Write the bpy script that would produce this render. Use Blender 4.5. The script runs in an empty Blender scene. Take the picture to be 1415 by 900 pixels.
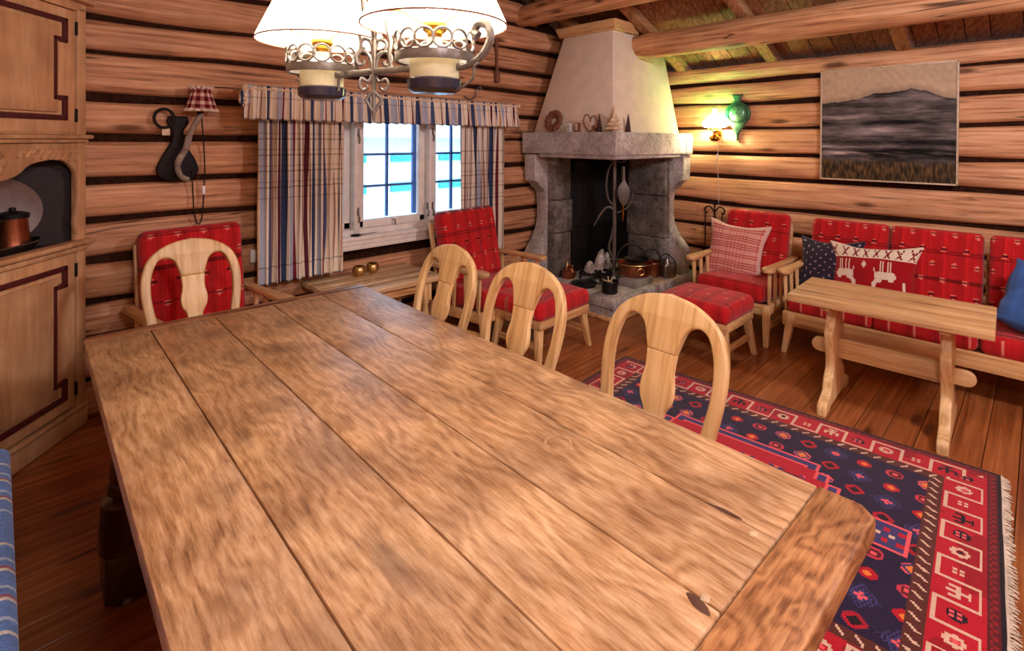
import bpy, bmesh, math, random
from mathutils import Vector, Matrix, noise, Euler
random.seed(7)
PI = math.pi
S = bpy.context.scene
COL = S.collection
R = math.radians

# ------------------------------------------------------------------ colour
def lin(c):
    if isinstance(c, str):
        c = c.lstrip('#'); c = [int(c[i:i+2], 16)/255 for i in (0, 2, 4)]
    return tuple((x/12.92 if x <= .04045 else ((x+.055)/1.055)**2.4) for x in c) + (1.0,)

# ------------------------------------------------------------------ materials
def new_mat(name):
    m = bpy.data.materials.new(name); m.use_nodes = True
    nt = m.node_tree; nt.nodes.clear()
    out = nt.nodes.new('ShaderNodeOutputMaterial')
    b = nt.nodes.new('ShaderNodeBsdfPrincipled')
    nt.links.new(b.outputs[0], out.inputs[0])
    return m, nt, b

def N(nt, t, **kw):
    n = nt.nodes.new(t)
    for k, v in kw.items():
        if k.startswith('i_'):
            key = k[2:]
            key = int(key) if key.isdigit() else key.replace('_', ' ')
            n.inputs[key].default_value = v
        else:
            setattr(n, k, v)
    return n

def ramp(nt, fac, stops):
    r = nt.nodes.new('ShaderNodeValToRGB')
    el = r.color_ramp.elements
    while len(el) < len(stops): el.new(.5)
    for e, (p, c) in zip(el, stops):
        e.position = p; e.color = lin(c) if isinstance(c, str) else c
    nt.links.new(fac, r.inputs[0])
    return r.outputs[0]

def coords(nt, scale, offs=True, off_amt=9.0):
    """object coordinates, shifted per piece (seed attribute) and per object"""
    tc = N(nt, 'ShaderNodeTexCoord')
    v = tc.outputs['Object']
    if offs:
        at = N(nt, 'ShaderNodeAttribute', attribute_name='seed')
        oi = N(nt, 'ShaderNodeObjectInfo')
        ad = N(nt, 'ShaderNodeMath', operation='ADD')
        nt.links.new(at.outputs['Fac'], ad.inputs[0]); nt.links.new(oi.outputs['Random'], ad.inputs[1])
        mu = N(nt, 'ShaderNodeVectorMath', operation='SCALE'); mu.inputs[0].default_value = (1.7, 2.3, 3.1)
        sc = N(nt, 'ShaderNodeMath', operation='MULTIPLY'); sc.inputs[1].default_value = off_amt
        nt.links.new(ad.outputs[0], sc.inputs[0]); nt.links.new(sc.outputs[0], mu.inputs['Scale'])
        av = N(nt, 'ShaderNodeVectorMath', operation='ADD')
        nt.links.new(v, av.inputs[0]); nt.links.new(mu.outputs[0], av.inputs[1])
        v = av.outputs[0]
    mp = N(nt, 'ShaderNodeMapping')
    mp.inputs['Scale'].default_value = scale
    nt.links.new(v, mp.inputs['Vector'])
    return mp.outputs[0], v

def mix(nt, fac, a, b, mode='MIX'):
    m = N(nt, 'ShaderNodeMix', data_type='RGBA', blend_type=mode)
    for s, val in ((m.inputs[0], fac), (m.inputs[6], a), (m.inputs[7], b)):
        if hasattr(val, 'links') or hasattr(val, 'is_linked'):
            nt.links.new(val, s)
        else:
            s.default_value = (lin(val) if isinstance(val, str) else val)
    return m.outputs[2]

def bump(nt, b, h, strength=.3, dist=.01):
    n = N(nt, 'ShaderNodeBump'); n.inputs['Strength'].default_value = strength; n.inputs['Distance'].default_value = dist
    nt.links.new(h, n.inputs['Height']); nt.links.new(n.outputs[0], b.inputs['Normal'])

def wood(name, light, mid, dark, axis='x', grain=26, long=1.3, rough=.5, knots=.5, tone=.5, knotc='#4a2413',
         bumpy=.25, spec=.4, figure=.35, patch=2.2, coat=0, ring=(5.5, .45), rings=4.0, cracks=0, lines=22.0, stops=(.30, .46, .68)):
    """sawn timber: fine stretched fibres, broad growth rings, per-board tone and scattered knots"""
    m, nt, b = new_mat(name)
    sc = {'x': (long, grain, grain), 'y': (grain, long, grain), 'z': (grain, grain, long)}[axis]
    v, raw = coords(nt, sc)
    n1 = N(nt, 'ShaderNodeTexNoise', i_Scale=1.6, i_Detail=10.0, i_Roughness=.72, i_Distortion=.3)
    nt.links.new(v, n1.inputs['Vector'])
    sc2 = tuple(ring[1] if q == axis else ring[0] for q in 'xyz')
    mp = N(nt, 'ShaderNodeMapping'); mp.inputs['Scale'].default_value = sc2; nt.links.new(raw, mp.inputs['Vector'])
    n2 = N(nt, 'ShaderNodeTexNoise', i_Scale=1.5, i_Detail=2.0, i_Distortion=.4)
    nt.links.new(mp.outputs[0], n2.inputs['Vector'])
    mu = N(nt, 'ShaderNodeMath', operation='MULTIPLY'); mu.inputs[1].default_value = rings
    nt.links.new(n2.outputs['Fac'], mu.inputs[0])
    sx_ = N(nt, 'ShaderNodeSeparateXYZ'); nt.links.new(raw, sx_.inputs[0])
    oth = [k for k in range(3) if 'xyz'[k] != axis]
    ac = N(nt, 'ShaderNodeMath', operation='ADD'); nt.links.new(sx_.outputs[oth[0]], ac.inputs[0]); nt.links.new(sx_.outputs[oth[1]], ac.inputs[1])
    ph = N(nt, 'ShaderNodeMath', operation='MULTIPLY_ADD'); ph.inputs[1].default_value = lines
    nt.links.new(ac.outputs[0], ph.inputs[0]); nt.links.new(mu.outputs[0], ph.inputs[2])
    sn = N(nt, 'ShaderNodeMath', operation='SINE')
    m6 = N(nt, 'ShaderNodeMath', operation='MULTIPLY'); m6.inputs[1].default_value = 6.2832
    nt.links.new(ph.outputs[0], m6.inputs[0]); nt.links.new(m6.outputs[0], sn.inputs[0])
    # fibres + rings
    f = N(nt, 'ShaderNodeMath', operation='MULTIPLY_ADD'); f.inputs[1].default_value = figure*.22
    nt.links.new(sn.outputs[0], f.inputs[0]); nt.links.new(n1.outputs['Fac'], f.inputs[2])
    col = ramp(nt, f.outputs[0], [(stops[0], dark), (stops[1], mid), (stops[2], light)])
    # patches
    n3 = N(nt, 'ShaderNodeTexNoise', i_Scale=patch, i_Detail=3.0); nt.links.new(raw, n3.inputs['Vector'])
    pr = ramp(nt, n3.outputs['Fac'], [(.35, (.62, .56, .52, 1)), (.62, (1.12, 1.1, 1.08, 1))])
    col = mix(nt, tone, col, pr, 'MULTIPLY')
    # per piece tone
    at = N(nt, 'ShaderNodeAttribute', attribute_name='seed')
    wn = N(nt, 'ShaderNodeTexWhiteNoise', noise_dimensions='1D'); nt.links.new(at.outputs['Fac'], wn.inputs['W'])
    tr = ramp(nt, wn.outputs['Value'], [(0, (.78, .75, .72, 1)), (1, (1.1, 1.1, 1.1, 1))])
    col = mix(nt, .8, col, tr, 'MULTIPLY')
    if cracks:
        mc = N(nt, 'ShaderNodeMapping'); mc.inputs['Scale'].default_value = tuple(.55 if q == axis else 13 for q in 'xyz'); nt.links.new(raw, mc.inputs['Vector'])
        nc = N(nt, 'ShaderNodeTexNoise', i_Scale=1.0, i_Detail=1.0); nt.links.new(mc.outputs[0], nc.inputs['Vector'])
        cr = ramp(nt, nc.outputs['Fac'], [(.484, (0, 0, 0, 1)), (.497, (1, 1, 1, 1)), (.503, (1, 1, 1, 1)), (.516, (0, 0, 0, 1))])
        ng = N(nt, 'ShaderNodeTexNoise', i_Scale=1.3, i_Detail=2.0); nt.links.new(raw, ng.inputs['Vector'])
        gr = ramp(nt, ng.outputs['Fac'], [(.5, (0, 0, 0, 1)), (.62, (1, 1, 1, 1))])
        cm = N(nt, 'ShaderNodeMath', operation='MULTIPLY'); nt.links.new(cr, cm.inputs[0]); nt.links.new(gr, cm.inputs[1])
        cm2 = N(nt, 'ShaderNodeMath', operation='MULTIPLY'); nt.links.new(cm.outputs[0], cm2.inputs[0]); cm2.inputs[1].default_value = cracks
        col = mix(nt, cm2.outputs[0], col, '#3a2014')
    if knots > 0:
        ks = {'x': (1.6, 6, 6), 'y': (6, 1.6, 6), 'z': (6, 6, 1.6)}[axis]
        mk = N(nt, 'ShaderNodeMapping'); mk.inputs['Scale'].default_value = ks; nt.links.new(raw, mk.inputs['Vector'])
        vo = N(nt, 'ShaderNodeTexVoronoi', i_Scale=1.0, i_Randomness=1.0); nt.links.new(mk.outputs[0], vo.inputs['Vector'])
        kr = ramp(nt, vo.outputs['Distance'], [(.08, (1, 1, 1, 1)), (.18, (0, 0, 0, 1))])
        km = N(nt, 'ShaderNodeMath', operation='MULTIPLY'); km.inputs[1].default_value = knots
        nt.links.new(kr, km.inputs[0])
        col = mix(nt, km.outputs[0], col, knotc)
    nt.links.new(col, b.inputs['Base Color'])
    b.inputs['Roughness'].default_value = rough
    b.inputs['Specular IOR Level'].default_value = spec
    if coat: b.inputs['Coat Weight'].default_value = coat; b.inputs['Coat Roughness'].default_value = .25
    bump(nt, b, f.outputs[0], bumpy, .006)
    return m

def plain(name, c, rough=.6, metal=0, spec=.5, var=.12, scale=30, bumpy=.1, c2=None):
    m, nt, b = new_mat(name)
    tc = N(nt, 'ShaderNodeTexCoord')
    n = N(nt, 'ShaderNodeTexNoise', i_Scale=float(scale), i_Detail=5.0); nt.links.new(tc.outputs['Object'], n.inputs['Vector'])
    cc = lin(c); d = lin(c2) if c2 else tuple(x*(1-var*2.5) for x in cc[:3])+(1,)
    col = ramp(nt, n.outputs['Fac'], [(.3, d), (.65, cc)])
    nt.links.new(col, b.inputs['Base Color'])
    b.inputs['Roughness'].default_value = rough; b.inputs['Metallic'].default_value = metal
    b.inputs['Specular IOR Level'].default_value = spec
    if bumpy: bump(nt, b, n.outputs['Fac'], bumpy, .004)
    return m

def stone(name, c1, c2, c3, scale=9, rough=.8, bumpy=.5):
    m, nt, b = new_mat(name)
    tc = N(nt, 'ShaderNodeTexCoord')
    n = N(nt, 'ShaderNodeTexNoise', i_Scale=float(scale), i_Detail=9.0, i_Roughness=.7, i_Distortion=.4); nt.links.new(tc.outputs['Object'], n.inputs['Vector'])
    col = ramp(nt, n.outputs['Fac'], [(.28, c1), (.5, c2), (.68, c3)])
    v = N(nt, 'ShaderNodeTexNoise', i_Scale=float(scale*9), i_Detail=3.0); nt.links.new(tc.outputs['Object'], v.inputs['Vector'])
    fl = ramp(nt, v.outputs['Fac'], [(.38, (.45, .43, .42, 1)), (.47, (1, 1, 1, 1))])
    col = mix(nt, .7, col, fl, 'MULTIPLY')
    nt.links.new(col, b.inputs['Base Color']); b.inputs['Roughness'].default_value = rough
    bump(nt, b, n.outputs['Fac'], bumpy, .01)
    return m

def painted(name, rough=.85, weave=420, wstr=.3, sheen=0, spec=.2, mottled=.25):
    """cloth, pile or canvas whose woven pattern is stored on the faces"""
    m, nt, b = new_mat(name)
    at = N(nt, 'ShaderNodeAttribute', attribute_name='Col')
    tc = N(nt, 'ShaderNodeTexCoord')
    n = N(nt, 'ShaderNodeTexNoise', i_Scale=float(weave), i_Detail=2.0); nt.links.new(tc.outputs['Object'], n.inputs['Vector'])
    g = ramp(nt, n.outputs['Fac'], [(.3, (.6, .6, .6, 1)), (.7, (1.15, 1.15, 1.15, 1))])
    col = mix(nt, mottled*2, at.outputs['Color'], g, 'MULTIPLY')
    nt.links.new(col, b.inputs['Base Color']); b.inputs['Roughness'].default_value = rough
    b.inputs['Specular IOR Level'].default_value = spec
    if sheen: b.inputs['Sheen Weight'].default_value = sheen
    bump(nt, b, n.outputs['Fac'], wstr, .003)
    return m

M = {}
M['log'] = wood('hewn_pine_log', '#e0b088', '#c48d64', '#83543a', 'x', grain=24, long=1.1, rough=.62, knots=.85, tone=.5, knotc='#5a3422', figure=.28, spec=.3, ring=(7, .35), cracks=.9)
M['log_y'] = wood('hewn_pine_log_side', '#f0c398', '#dca374', '#a06b46', 'y', grain=24, long=1.1, rough=.6, knots=.85, tone=.4, knotc='#5a3422', figure=.28, spec=.3, ring=(7, .35), cracks=.9)
M['chink'] = plain('dark_log_joint', '#3a2115', .95, spec=.1, scale=40, c2='#1c0e08')
M['beam'] = wood('round_log_beam', '#e4b688', '#c99466', '#8f5a3a', 'y', grain=16, long=.9, rough=.6, knots=.85, tone=.4, figure=.3, spec=.3, knotc='#5a3422', ring=(5, .4), cracks=.9)
M['board'] = wood('ceiling_board', '#b07c56', '#8d5c3a', '#5f3a26', 'x', grain=22, long=1, rough=.65, knots=.6, tone=.6, spec=.2, figure=.25)
M['rafter'] = wood('rafter_timber', '#cda173', '#b0825a', '#75503a', 'x', grain=22, long=1, rough=.65, knots=.4, tone=.4, spec=.2, figure=.25)
M['floor'] = wood('varnished_pine_floor', '#bd7845', '#98592c', '#623117', 'x', grain=20, long=.7, rough=.28, knots=.8, tone=.55, knotc='#371808', spec=.5, bumpy=.08, patch=1.8, figure=.22, stops=(.22, .48, .75))
M['oak'] = wood('weathered_oak_top', '#e0be95', '#c29869', '#865c3c', 'y', grain=75, long=8.0, rough=.38, knots=.5, tone=.85, knotc='#5f412e', figure=.30, bumpy=.35, spec=.45, patch=6.0, ring=(5.0, 2.4), rings=5, lines=24, stops=(.25, .46, .66))
M['oak_x'] = wood('weathered_oak_end', '#d6a26c', '#b57f50', '#74492b', 'x', grain=70, long=7, rough=.38, knots=.5, tone=.8, knotc='#55301a', figure=.45, bumpy=.35, spec=.45, patch=6.0, ring=(7, 4), rings=6, lines=20, stops=(.26, .47, .68))
M['burn'] = plain('scorched_oak', '#5e4030', .5)
M['oakdark'] = plain('dark_stained_oak', '#43221a', .25, scale=12, var=.2, spec=.6)
M['pine_z'] = wood('lacquered_pine_upright', '#f0cf9a', '#e0b97e', '#c0925a', 'z', grain=24, long=1.4, rough=.38, knots=.15, tone=.25, figure=.35, bumpy=.06, spec=.5, ring=(9, .8))
M['pine_x'] = wood('lacquered_pine_rail', '#ecc68f', '#d6a76c', '#aa7646', 'x', grain=24, long=1.3, rough=.42, knots=.5, tone=.3, figure=.3, bumpy=.08, spec=.45, ring=(9, .6))
M['pine_y'] = wood('lacquered_pine_lengthwise', '#e8c692', '#d5a970', '#a87a48', 'y', grain=24, long=1.3, rough=.42, knots=.4, tone=.3, figure=.3, bumpy=.08, spec=.45, ring=(9, .6))
M['cab'] = wood('honey_pine_cabinet', '#dfb68a', '#cc9c6e', '#a87a52', 'z', grain=10, long=1.2, rough=.5, knots=.1, tone=.5, figure=.10, bumpy=.05, patch=5, ring=(4, .5), stops=(.2, .46, .72))
M['pine_gloss'] = wood('varnished_pine_top', '#efd6ae', '#dcb98c', '#b58a5c', 'x', grain=24, long=1.3, rough=.2, knots=.3, tone=.3, figure=.25, bumpy=.04, spec=.8, ring=(9, .6))
M['cabline'] = plain('oxblood_moulding', '#55191a', .5)
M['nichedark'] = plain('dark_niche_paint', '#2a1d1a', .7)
M['cream'] = plain('cream_window_paint', '#ece4da', .45, var=.06, scale=14)
M['iron'] = plain('wrought_iron', '#2a2624', .45, metal=.7, scale=60)
M['iron_g'] = plain('grey_wrought_iron', '#716962', .36, metal=.45, scale=70, bumpy=.3)
M['brass'] = plain('brass', '#c9983f', .25, metal=1, scale=20, var=.1)
M['brass_d'] = plain('aged_brass', '#dab878', .33, metal=1, scale=20, var=.15)
M['copper'] = plain('copper', '#c77a55', .3, metal=.95, scale=14, var=.18)
M['steel'] = plain('worn_steel', '#9a958c', .3, metal=.9, scale=30)
M['black'] = plain('soot_black', '#120f0e', .85, scale=12)
M['blackiron'] = plain('black_cast_iron', '#1b1918', .5, metal=.4, scale=40)
M['stone'] = stone('soapstone', '#85807a', '#b8b2ab', '#ddd7d0', 6)
M['stone_d'] = stone('sooty_soapstone', '#2f2926', '#6f6760', '#a79e94', 4)
M['stone_h'] = stone('hearth_slate', '#857e78', '#b4ada6', '#d8d2cb', 5)
M['plaster'] = plain('cream_plaster', '#eedfc9', .85, var=.05, scale=8, bumpy=.25, spec=.15)
M['white'] = plain('white_ceramic', '#ece7df', .3, var=.03)
M['rope'] = plain('cotton_fringe', '#d9cbb3', .95)
M['redpiping'] = plain('red_wool', '#a51a1c', .9, scale=200)
M['rug'] = painted('knotted_wool_pile', .95, 260, .8, sheen=.2, spec=.1)
M['wool'] = painted('woven_wool', .9, 330, .5, sheen=.15, spec=.15)
M['linen'] = painted('checked_linen', .9, 420, .25, spec=.1, mottled=.12)
M['canvas'] = painted('painted_canvas', .75, 500, .2, spec=.2, mottled=.08)
M['blue'] = painted('blue_wool', .95, 160, .9, sheen=.2, spec=.1, mottled=.4)
M['woodbrown'] = plain('brown_cone', '#85523a', .7, scale=50)
M['darktree'] = plain('dark_felt', '#4a2f28', .9)
M['palewood'] = plain('pale_basswood', '#e9cda9', .6)
M['ash'] = stone('pale_ash', '#6d645c', '#b9b0a6', '#e6e0d8', 16)
M['antler'] = stone('grey_branch', '#57493f', '#8f7e6f', '#b9a793', 14)
M['book'] = plain('light_brick', '#9d958a', .85, scale=20)
M['birch'] = plain('split_birch', '#d2b78f', .8)

# glass and lamp materials
def glass(name, c=(1, 1, 1, 1), rough=.0):
    m, nt, b = new_mat(name)
    out = [n for n in nt.nodes if n.type == 'OUTPUT_MATERIAL'][0]
    tr = N(nt, 'ShaderNodeBsdfTransparent'); tr.inputs[0].default_value = c
    gl = N(nt, 'ShaderNodeBsdfGlossy'); gl.inputs['Roughness'].default_value = .03
    fr = N(nt, 'ShaderNodeFresnel'); fr.inputs[0].default_value = 1.45
    mx = N(nt, 'ShaderNodeMixShader')
    nt.links.new(fr.outputs[0], mx.inputs[0]); nt.links.new(tr.outputs[0], mx.inputs[1]); nt.links.new(gl.outputs[0], mx.inputs[2])
    nt.links.new(mx.outputs[0], out.inputs[0]); nt.nodes.remove(b)
    return m
M['glass'] = glass('window_glass', (.93, .98, 1, 1))

def shade_mat(name, c, em=0.0, ecol='#fff3dc', trans=.5):
    m, nt, b = new_mat(name)
    out = [n for n in nt.nodes if n.type == 'OUTPUT_MATERIAL'][0]
    d = N(nt, 'ShaderNodeBsdfDiffuse'); d.inputs[0].default_value = lin(c)
    t = N(nt, 'ShaderNodeBsdfTranslucent'); t.inputs[0].default_value = lin(c)
    mx = N(nt, 'ShaderNodeMixShader'); mx.inputs[0].default_value = trans
    nt.links.new(d.outputs[0], mx.inputs[1]); nt.links.new(t.outputs[0], mx.inputs[2])
    last = mx.outputs[0]
    if em:
        e = N(nt, 'ShaderNodeEmission'); e.inputs[0].default_value = lin(ecol); e.inputs[1].default_value = em
        ad = N(nt, 'ShaderNodeAddShader'); nt.links.new(last, ad.inputs[0]); nt.links.new(e.outputs[0], ad.inputs[1]); last = ad.outputs[0]
    nt.links.new(last, out.inputs[0]); nt.nodes.remove(b)
    return m
M['shade'] = shade_mat('lit_white_shade', '#fbf4e8', 1.6)
M['opal'] = shade_mat('lit_opal_glass', '#fff6e6', 4.0)
M['green'] = shade_mat('lit_green_glass', '#2fd98a', .9, '#22e08a', .7)
M['opal_off'] = plain('pale_olive_glass', '#d3cba4', .15, var=.12, bumpy=0, scale=9)

# ------------------------------------------------------------------ mesh building
SEED = [0.0]
class MB:
    def __init__(s):
        s.bm = bmesh.new()
        s.sl = s.bm.faces.layers.float.new('seed')
        s.cl = s.bm.loops.layers.float_color.new('Col')
        s.hascol = False
    def _mark(s, faces):
        SEED[0] += .137
        v = SEED[0] % 7.3
        for f in faces: f[s.sl] = v
    def box(s, c, d, rot=None, bev=.0, seg=2, mi=0):
        before = set(s.bm.faces)
        r = bmesh.ops.create_cube(s.bm, size=1)
        vs = r['verts']
        bmesh.ops.scale(s.bm, vec=d, verts=vs)
        if bev:
            es = list({e for v in vs for e in v.link_edges})
            bmesh.ops.bevel(s.bm, geom=es, offset=min(bev, min(d)*.49), segments=seg, profile=.5, affect='EDGES')
        fs = [f for f in s.bm.faces if f not in before]
        vs = list({v for f in fs for v in f.verts})
        if rot: bmesh.ops.rotate(s.bm, cent=(0, 0, 0), matrix=Euler(rot).to_matrix(), verts=vs)
        bmesh.ops.translate(s.bm, vec=c, verts=vs)
        for f in fs: f.material_index = mi
        s._mark(fs)
        return vs
    def taper(s, p0, p1, d0, d1, bev=.004, mi=0):
        """square leg from p0 (bottom, size d0) to p1 (top, size d1)"""
        p0, p1 = Vector(p0), Vector(p1)
        vs = []
        for p, d in ((p0, d0), (p1, d1)):
            for sx, sy in ((-1, -1), (1, -1), (1, 1), (-1, 1)):
                vs.append(s.bm.verts.new(p + Vector((sx*d[0]/2, sy*d[1]/2, 0))))
        fs = [s.bm.faces.new((vs[3], vs[2], vs[1], vs[0])), s.bm.faces.new(vs[4:8])]
        for i in range(4):
            j = (i+1) % 4
            fs.append(s.bm.faces.new((vs[i], vs[j], vs[4+j], vs[4+i])))
        if bev:
            before = set(s.bm.faces) - set(fs)
            es = list({e for f in fs for e in f.edges})
            bmesh.ops.bevel(s.bm, geom=es, offset=bev, segments=2, profile=.5, affect='EDGES')
            fs = [f for f in s.bm.faces if f not in before]
        for f in fs: f.material_index = mi
        s._mark(fs)
    def lathe(s, prof, c=(0, 0, 0), n=24, cap=True, rot=None, mi=0, scale=(1, 1, 1)):
        rings = []
        E3 = Euler(rot).to_matrix() if rot else None
        def tf(p):
            p = Vector((p[0]*scale[0], p[1]*scale[1], p[2]*scale[2]))
            if E3: p = E3 @ p
            return p + Vector(c)
        for r, z in prof:
            rings.append([s.bm.verts.new(tf((r*math.cos(2*PI*i/n), r*math.sin(2*PI*i/n), z))) for i in range(n)])
        fs = []
        for a, b in zip(rings, rings[1:]):
            for i in range(n):
                j = (i+1) % n
                fs.append(s.bm.faces.new((a[i], a[j], b[j], b[i])))
        if cap:
            if prof[0][0] > 1e-5: fs.append(s.bm.faces.new(list(reversed(rings[0]))))
            if prof[-1][0] > 1e-5: fs.append(s.bm.faces.new(rings[-1]))
        for f in fs: f.material_index = mi
        s._mark(fs); return fs
    def tube(s, pts, r, n=8, closed=False, mi=0, flat=None):
        pts = [Vector(p) for p in pts]
        rr = r if isinstance(r, (list, tuple)) else [r]*len(pts)
        rings = []; up = Vector((0, 0, 1)); prevn = None
        for i, p in enumerate(pts):
            a = pts[(i-1) % len(pts)] if (closed or i > 0) else p
            b = pts[(i+1) % len(pts)] if (closed or i < len(pts)-1) else p
            t = (b-a).normalized() if (b-a).length > 1e-9 else Vector((0, 0, 1))
            if prevn is None:
                q = up if abs(t.dot(up)) < .9 else Vector((1, 0, 0))
                nn = (q - t*q.dot(t)).normalized()
            else:
                nn = prevn - t*prevn.dot(t)
                nn = nn.normalized() if nn.length > 1e-6 else prevn
            prevn = nn; bb = t.cross(nn)
            fa, fb = flat if flat else (1, 1)
            rings.append([s.bm.verts.new(p + (nn*math.cos(2*PI*k/n)*fa + bb*math.sin(2*PI*k/n)*fb)*rr[i]) for k in range(n)])
        fs = []
        m = len(rings)
        for i in range(m if closed else m-1):
            a, b = rings[i], rings[(i+1) % m]
            for k in range(n):
                j = (k+1) % n
                fs.append(s.bm.faces.new((a[k], a[j], b[j], b[k])))
        if not closed:
            fs.append(s.bm.faces.new(list(reversed(rings[0])))); fs.append(s.bm.faces.new(rings[-1]))
        for f in fs: f.material_index = mi
        s._mark(fs)
    def sphere(s, c, r, sub=2, scale=(1, 1, 1), mi=0):
        before = set(s.bm.faces)
        q = bmesh.ops.create_icosphere(s.bm, subdivisions=sub, radius=r)
        bmesh.ops.scale(s.bm, vec=scale, verts=q['verts']); bmesh.ops.translate(s.bm, vec=c, verts=q['verts'])
        fs = [f for f in s.bm.faces if f not in before]
        for f in fs: f.material_index = mi
        s._mark(fs); return q['verts']
    def prism(s, outline, depth, plane='xz', off=0, holes=(), bev=.006, mi=0):
        """outline in 2D, optionally with holes, given thickness; centred on its plane"""
        cu = bpy.data.curves.new('t', 'CURVE'); cu.dimensions = '2D'; cu.fill_mode = 'BOTH'
        for pl in [outline]+list(holes):
            sp = cu.splines.new('POLY'); sp.points.add(len(pl)-1); sp.use_cyclic_u = True
            for p, q in zip(sp.points, pl): p.co = (q[0], q[1], 0, 1)
        bev = min(bev, depth*.45)
        cu.extrude = depth/2-bev; cu.bevel_depth = bev; cu.bevel_resolution = 2; cu.offset = -bev
        ob = bpy.data.objects.new('t', cu); COL.objects.link(ob)
        dg = bpy.context.evaluated_depsgraph_get()
        me = bpy.data.meshes.new_from_object(ob.evaluated_get(dg))
        bpy.data.objects.remove(ob); bpy.data.curves.remove(cu)
        before = set(s.bm.faces)
        bv = set(s.bm.verts)
        s.bm.from_mesh(me); bpy.data.meshes.remove(me)
        fs = [f for f in s.bm.faces if f not in before]
        vs = [v for v in s.bm.verts if v not in bv]
        for v in vs:
            x, y, z = v.co
            v.co = {'xz': (x, off+z, y), 'yz': (off+z, x, y), 'xy': (x, y, off+z)}[plane]
        bmesh.ops.remove_doubles(s.bm, verts=vs, dist=1e-5)
        fs = [f for f in s.bm.faces if f not in before]
        bmesh.ops.recalc_face_normals(s.bm, faces=fs)
        for f in fs: f.material_index = mi
        s._mark(fs)
    def pad(s, c, d, r=.04, cell=.012, puff=.0, rot=None, fn=None, pinch=0, tuft=()):
        """upholstered block: gridded box with rounded edges; fn(x,y,z)->colour"""
        n = [max(2, int(round(k/cell))) for k in d]
        cache = {}
        E3 = Euler(rot).to_matrix() if rot else Matrix.Identity(3)
        hx, hy, hz = d[0]/2, d[1]/2, d[2]/2
        def shape(p):
            x, y, z = p
            q = Vector((max(-hx+r, min(hx-r, x)), max(-hy+r, min(hy-r, y)), max(-hz+r, min(hz-r, z))))
            dd = Vector((x, y, z)) - q
            if dd.length > 1e-9:
                # push cube shell onto rounded shell
                dd = dd.normalized()*r
            o = q+dd
            if puff:
                fx = max(0, 1-(x/hx)**2); fy = max(0, 1-(y/hy)**2)
                o.z += puff*math.sqrt(fx*fy)*(1 if z > 0 else -1)*min(1, abs(z)/hz)
            if pinch:
                ex = abs(x/hx)**3*abs(y/hy)**3
                k = 1+pinch*(ex*1.6-.25*(abs(x/hx)**4*(1-abs(y/hy)**2)+abs(y/hy)**4*(1-abs(x/hx)**2)))
                o.x *= k; o.y *= k
            for tx, ty in tuft:
                dist = math.hypot(x-tx, y-ty)
                o.z -= .022*math.exp(-(dist/.035)**2)*(1 if z > 0 else 0)
            return o
        def vert(i, j, k):
            key = (i, j, k)
            if key not in cache:
                p = (-hx+d[0]*i/n[0], -hy+d[1]*j/n[1], -hz+d[2]*k/n[2])
                cache[key] = (s.bm.verts.new(E3 @ shape(p) + Vector(c)), p)
            return cache[key]
        fs = []
        def quad(a, b, c_, d_):
            vv = [vert(*t) for t in (a, b, c_, d_)]
            try: f = s.bm.faces.new([q[0] for q in vv])
            except ValueError: return
            if fn:
                m = [sum(q[1][t] for q in vv)/4 for t in range(3)]
                col = fn(*m)
                for l in f.loops: l[s.cl] = col
            fs.append(f)
        for i in range(n[0]):
            for j in range(n[1]):
                quad((i, j, n[2]), (i+1, j, n[2]), (i+1, j+1, n[2]), (i, j+1, n[2]))
                quad((i, j, 0), (i, j+1, 0), (i+1, j+1, 0), (i+1, j, 0))
        for i in range(n[0]):
            for k in range(n[2]):
                quad((i, 0, k), (i+1, 0, k), (i+1, 0, k+1), (i, 0, k+1))
                quad((i, n[1], k), (i, n[1], k+1), (i+1, n[1], k+1), (i+1, n[1], k))
        for j in range(n[1]):
            for k in range(n[2]):
                quad((0, j, k), (0, j, k+1), (0, j+1, k+1), (0, j+1, k))
                quad((n[0], j, k), (n[0], j+1, k), (n[0], j+1, k+1), (n[0], j, k+1))
        for f in fs: f.smooth = True
        s._mark(fs)
    def grid(s, nu, nv, pos, fn=None, mi=0):
        vs = [[s.bm.verts.new(pos(i/nu, j/nv)) for j in range(nv+1)] for i in range(nu+1)]
        fs = []
        for i in range(nu):
            for j in range(nv):
                f = s.bm.faces.new((vs[i][j], vs[i+1][j], vs[i+1][j+1], vs[i][j+1]))
                if fn:
                    c = fn((i+.5)/nu, (j+.5)/nv)
                    for l in f.loops: l[s.cl] = c
                f.smooth = True; f.material_index = mi; fs.append(f)
        s._mark(fs)
    def tf(s, mat):
        bmesh.ops.transform(s.bm, matrix=mat, verts=s.bm.verts[:])
    def build(s, name, mats, parent=None, loc=(0, 0, 0), rot=(0, 0, 0), smooth=38, fixn=True):
        if fixn: bmesh.ops.recalc_face_normals(s.bm, faces=s.bm.faces[:])
        me = bpy.data.meshes.new(name); s.bm.to_mesh(me); s.bm.free()
        for m in (mats if isinstance(mats, (list, tuple)) else [mats]):
            me.materials.append(M[m] if isinstance(m, str) else m)
        if smooth is not None:
            me.shade_smooth()
            try: me.set_sharp_from_angle(angle=R(smooth))
            except Exception: pass
        o = bpy.data.objects.new(name, me); COL.objects.link(o)
        if parent: o.parent = parent
        o.location = loc; o.rotation_euler = rot
        return o

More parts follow.
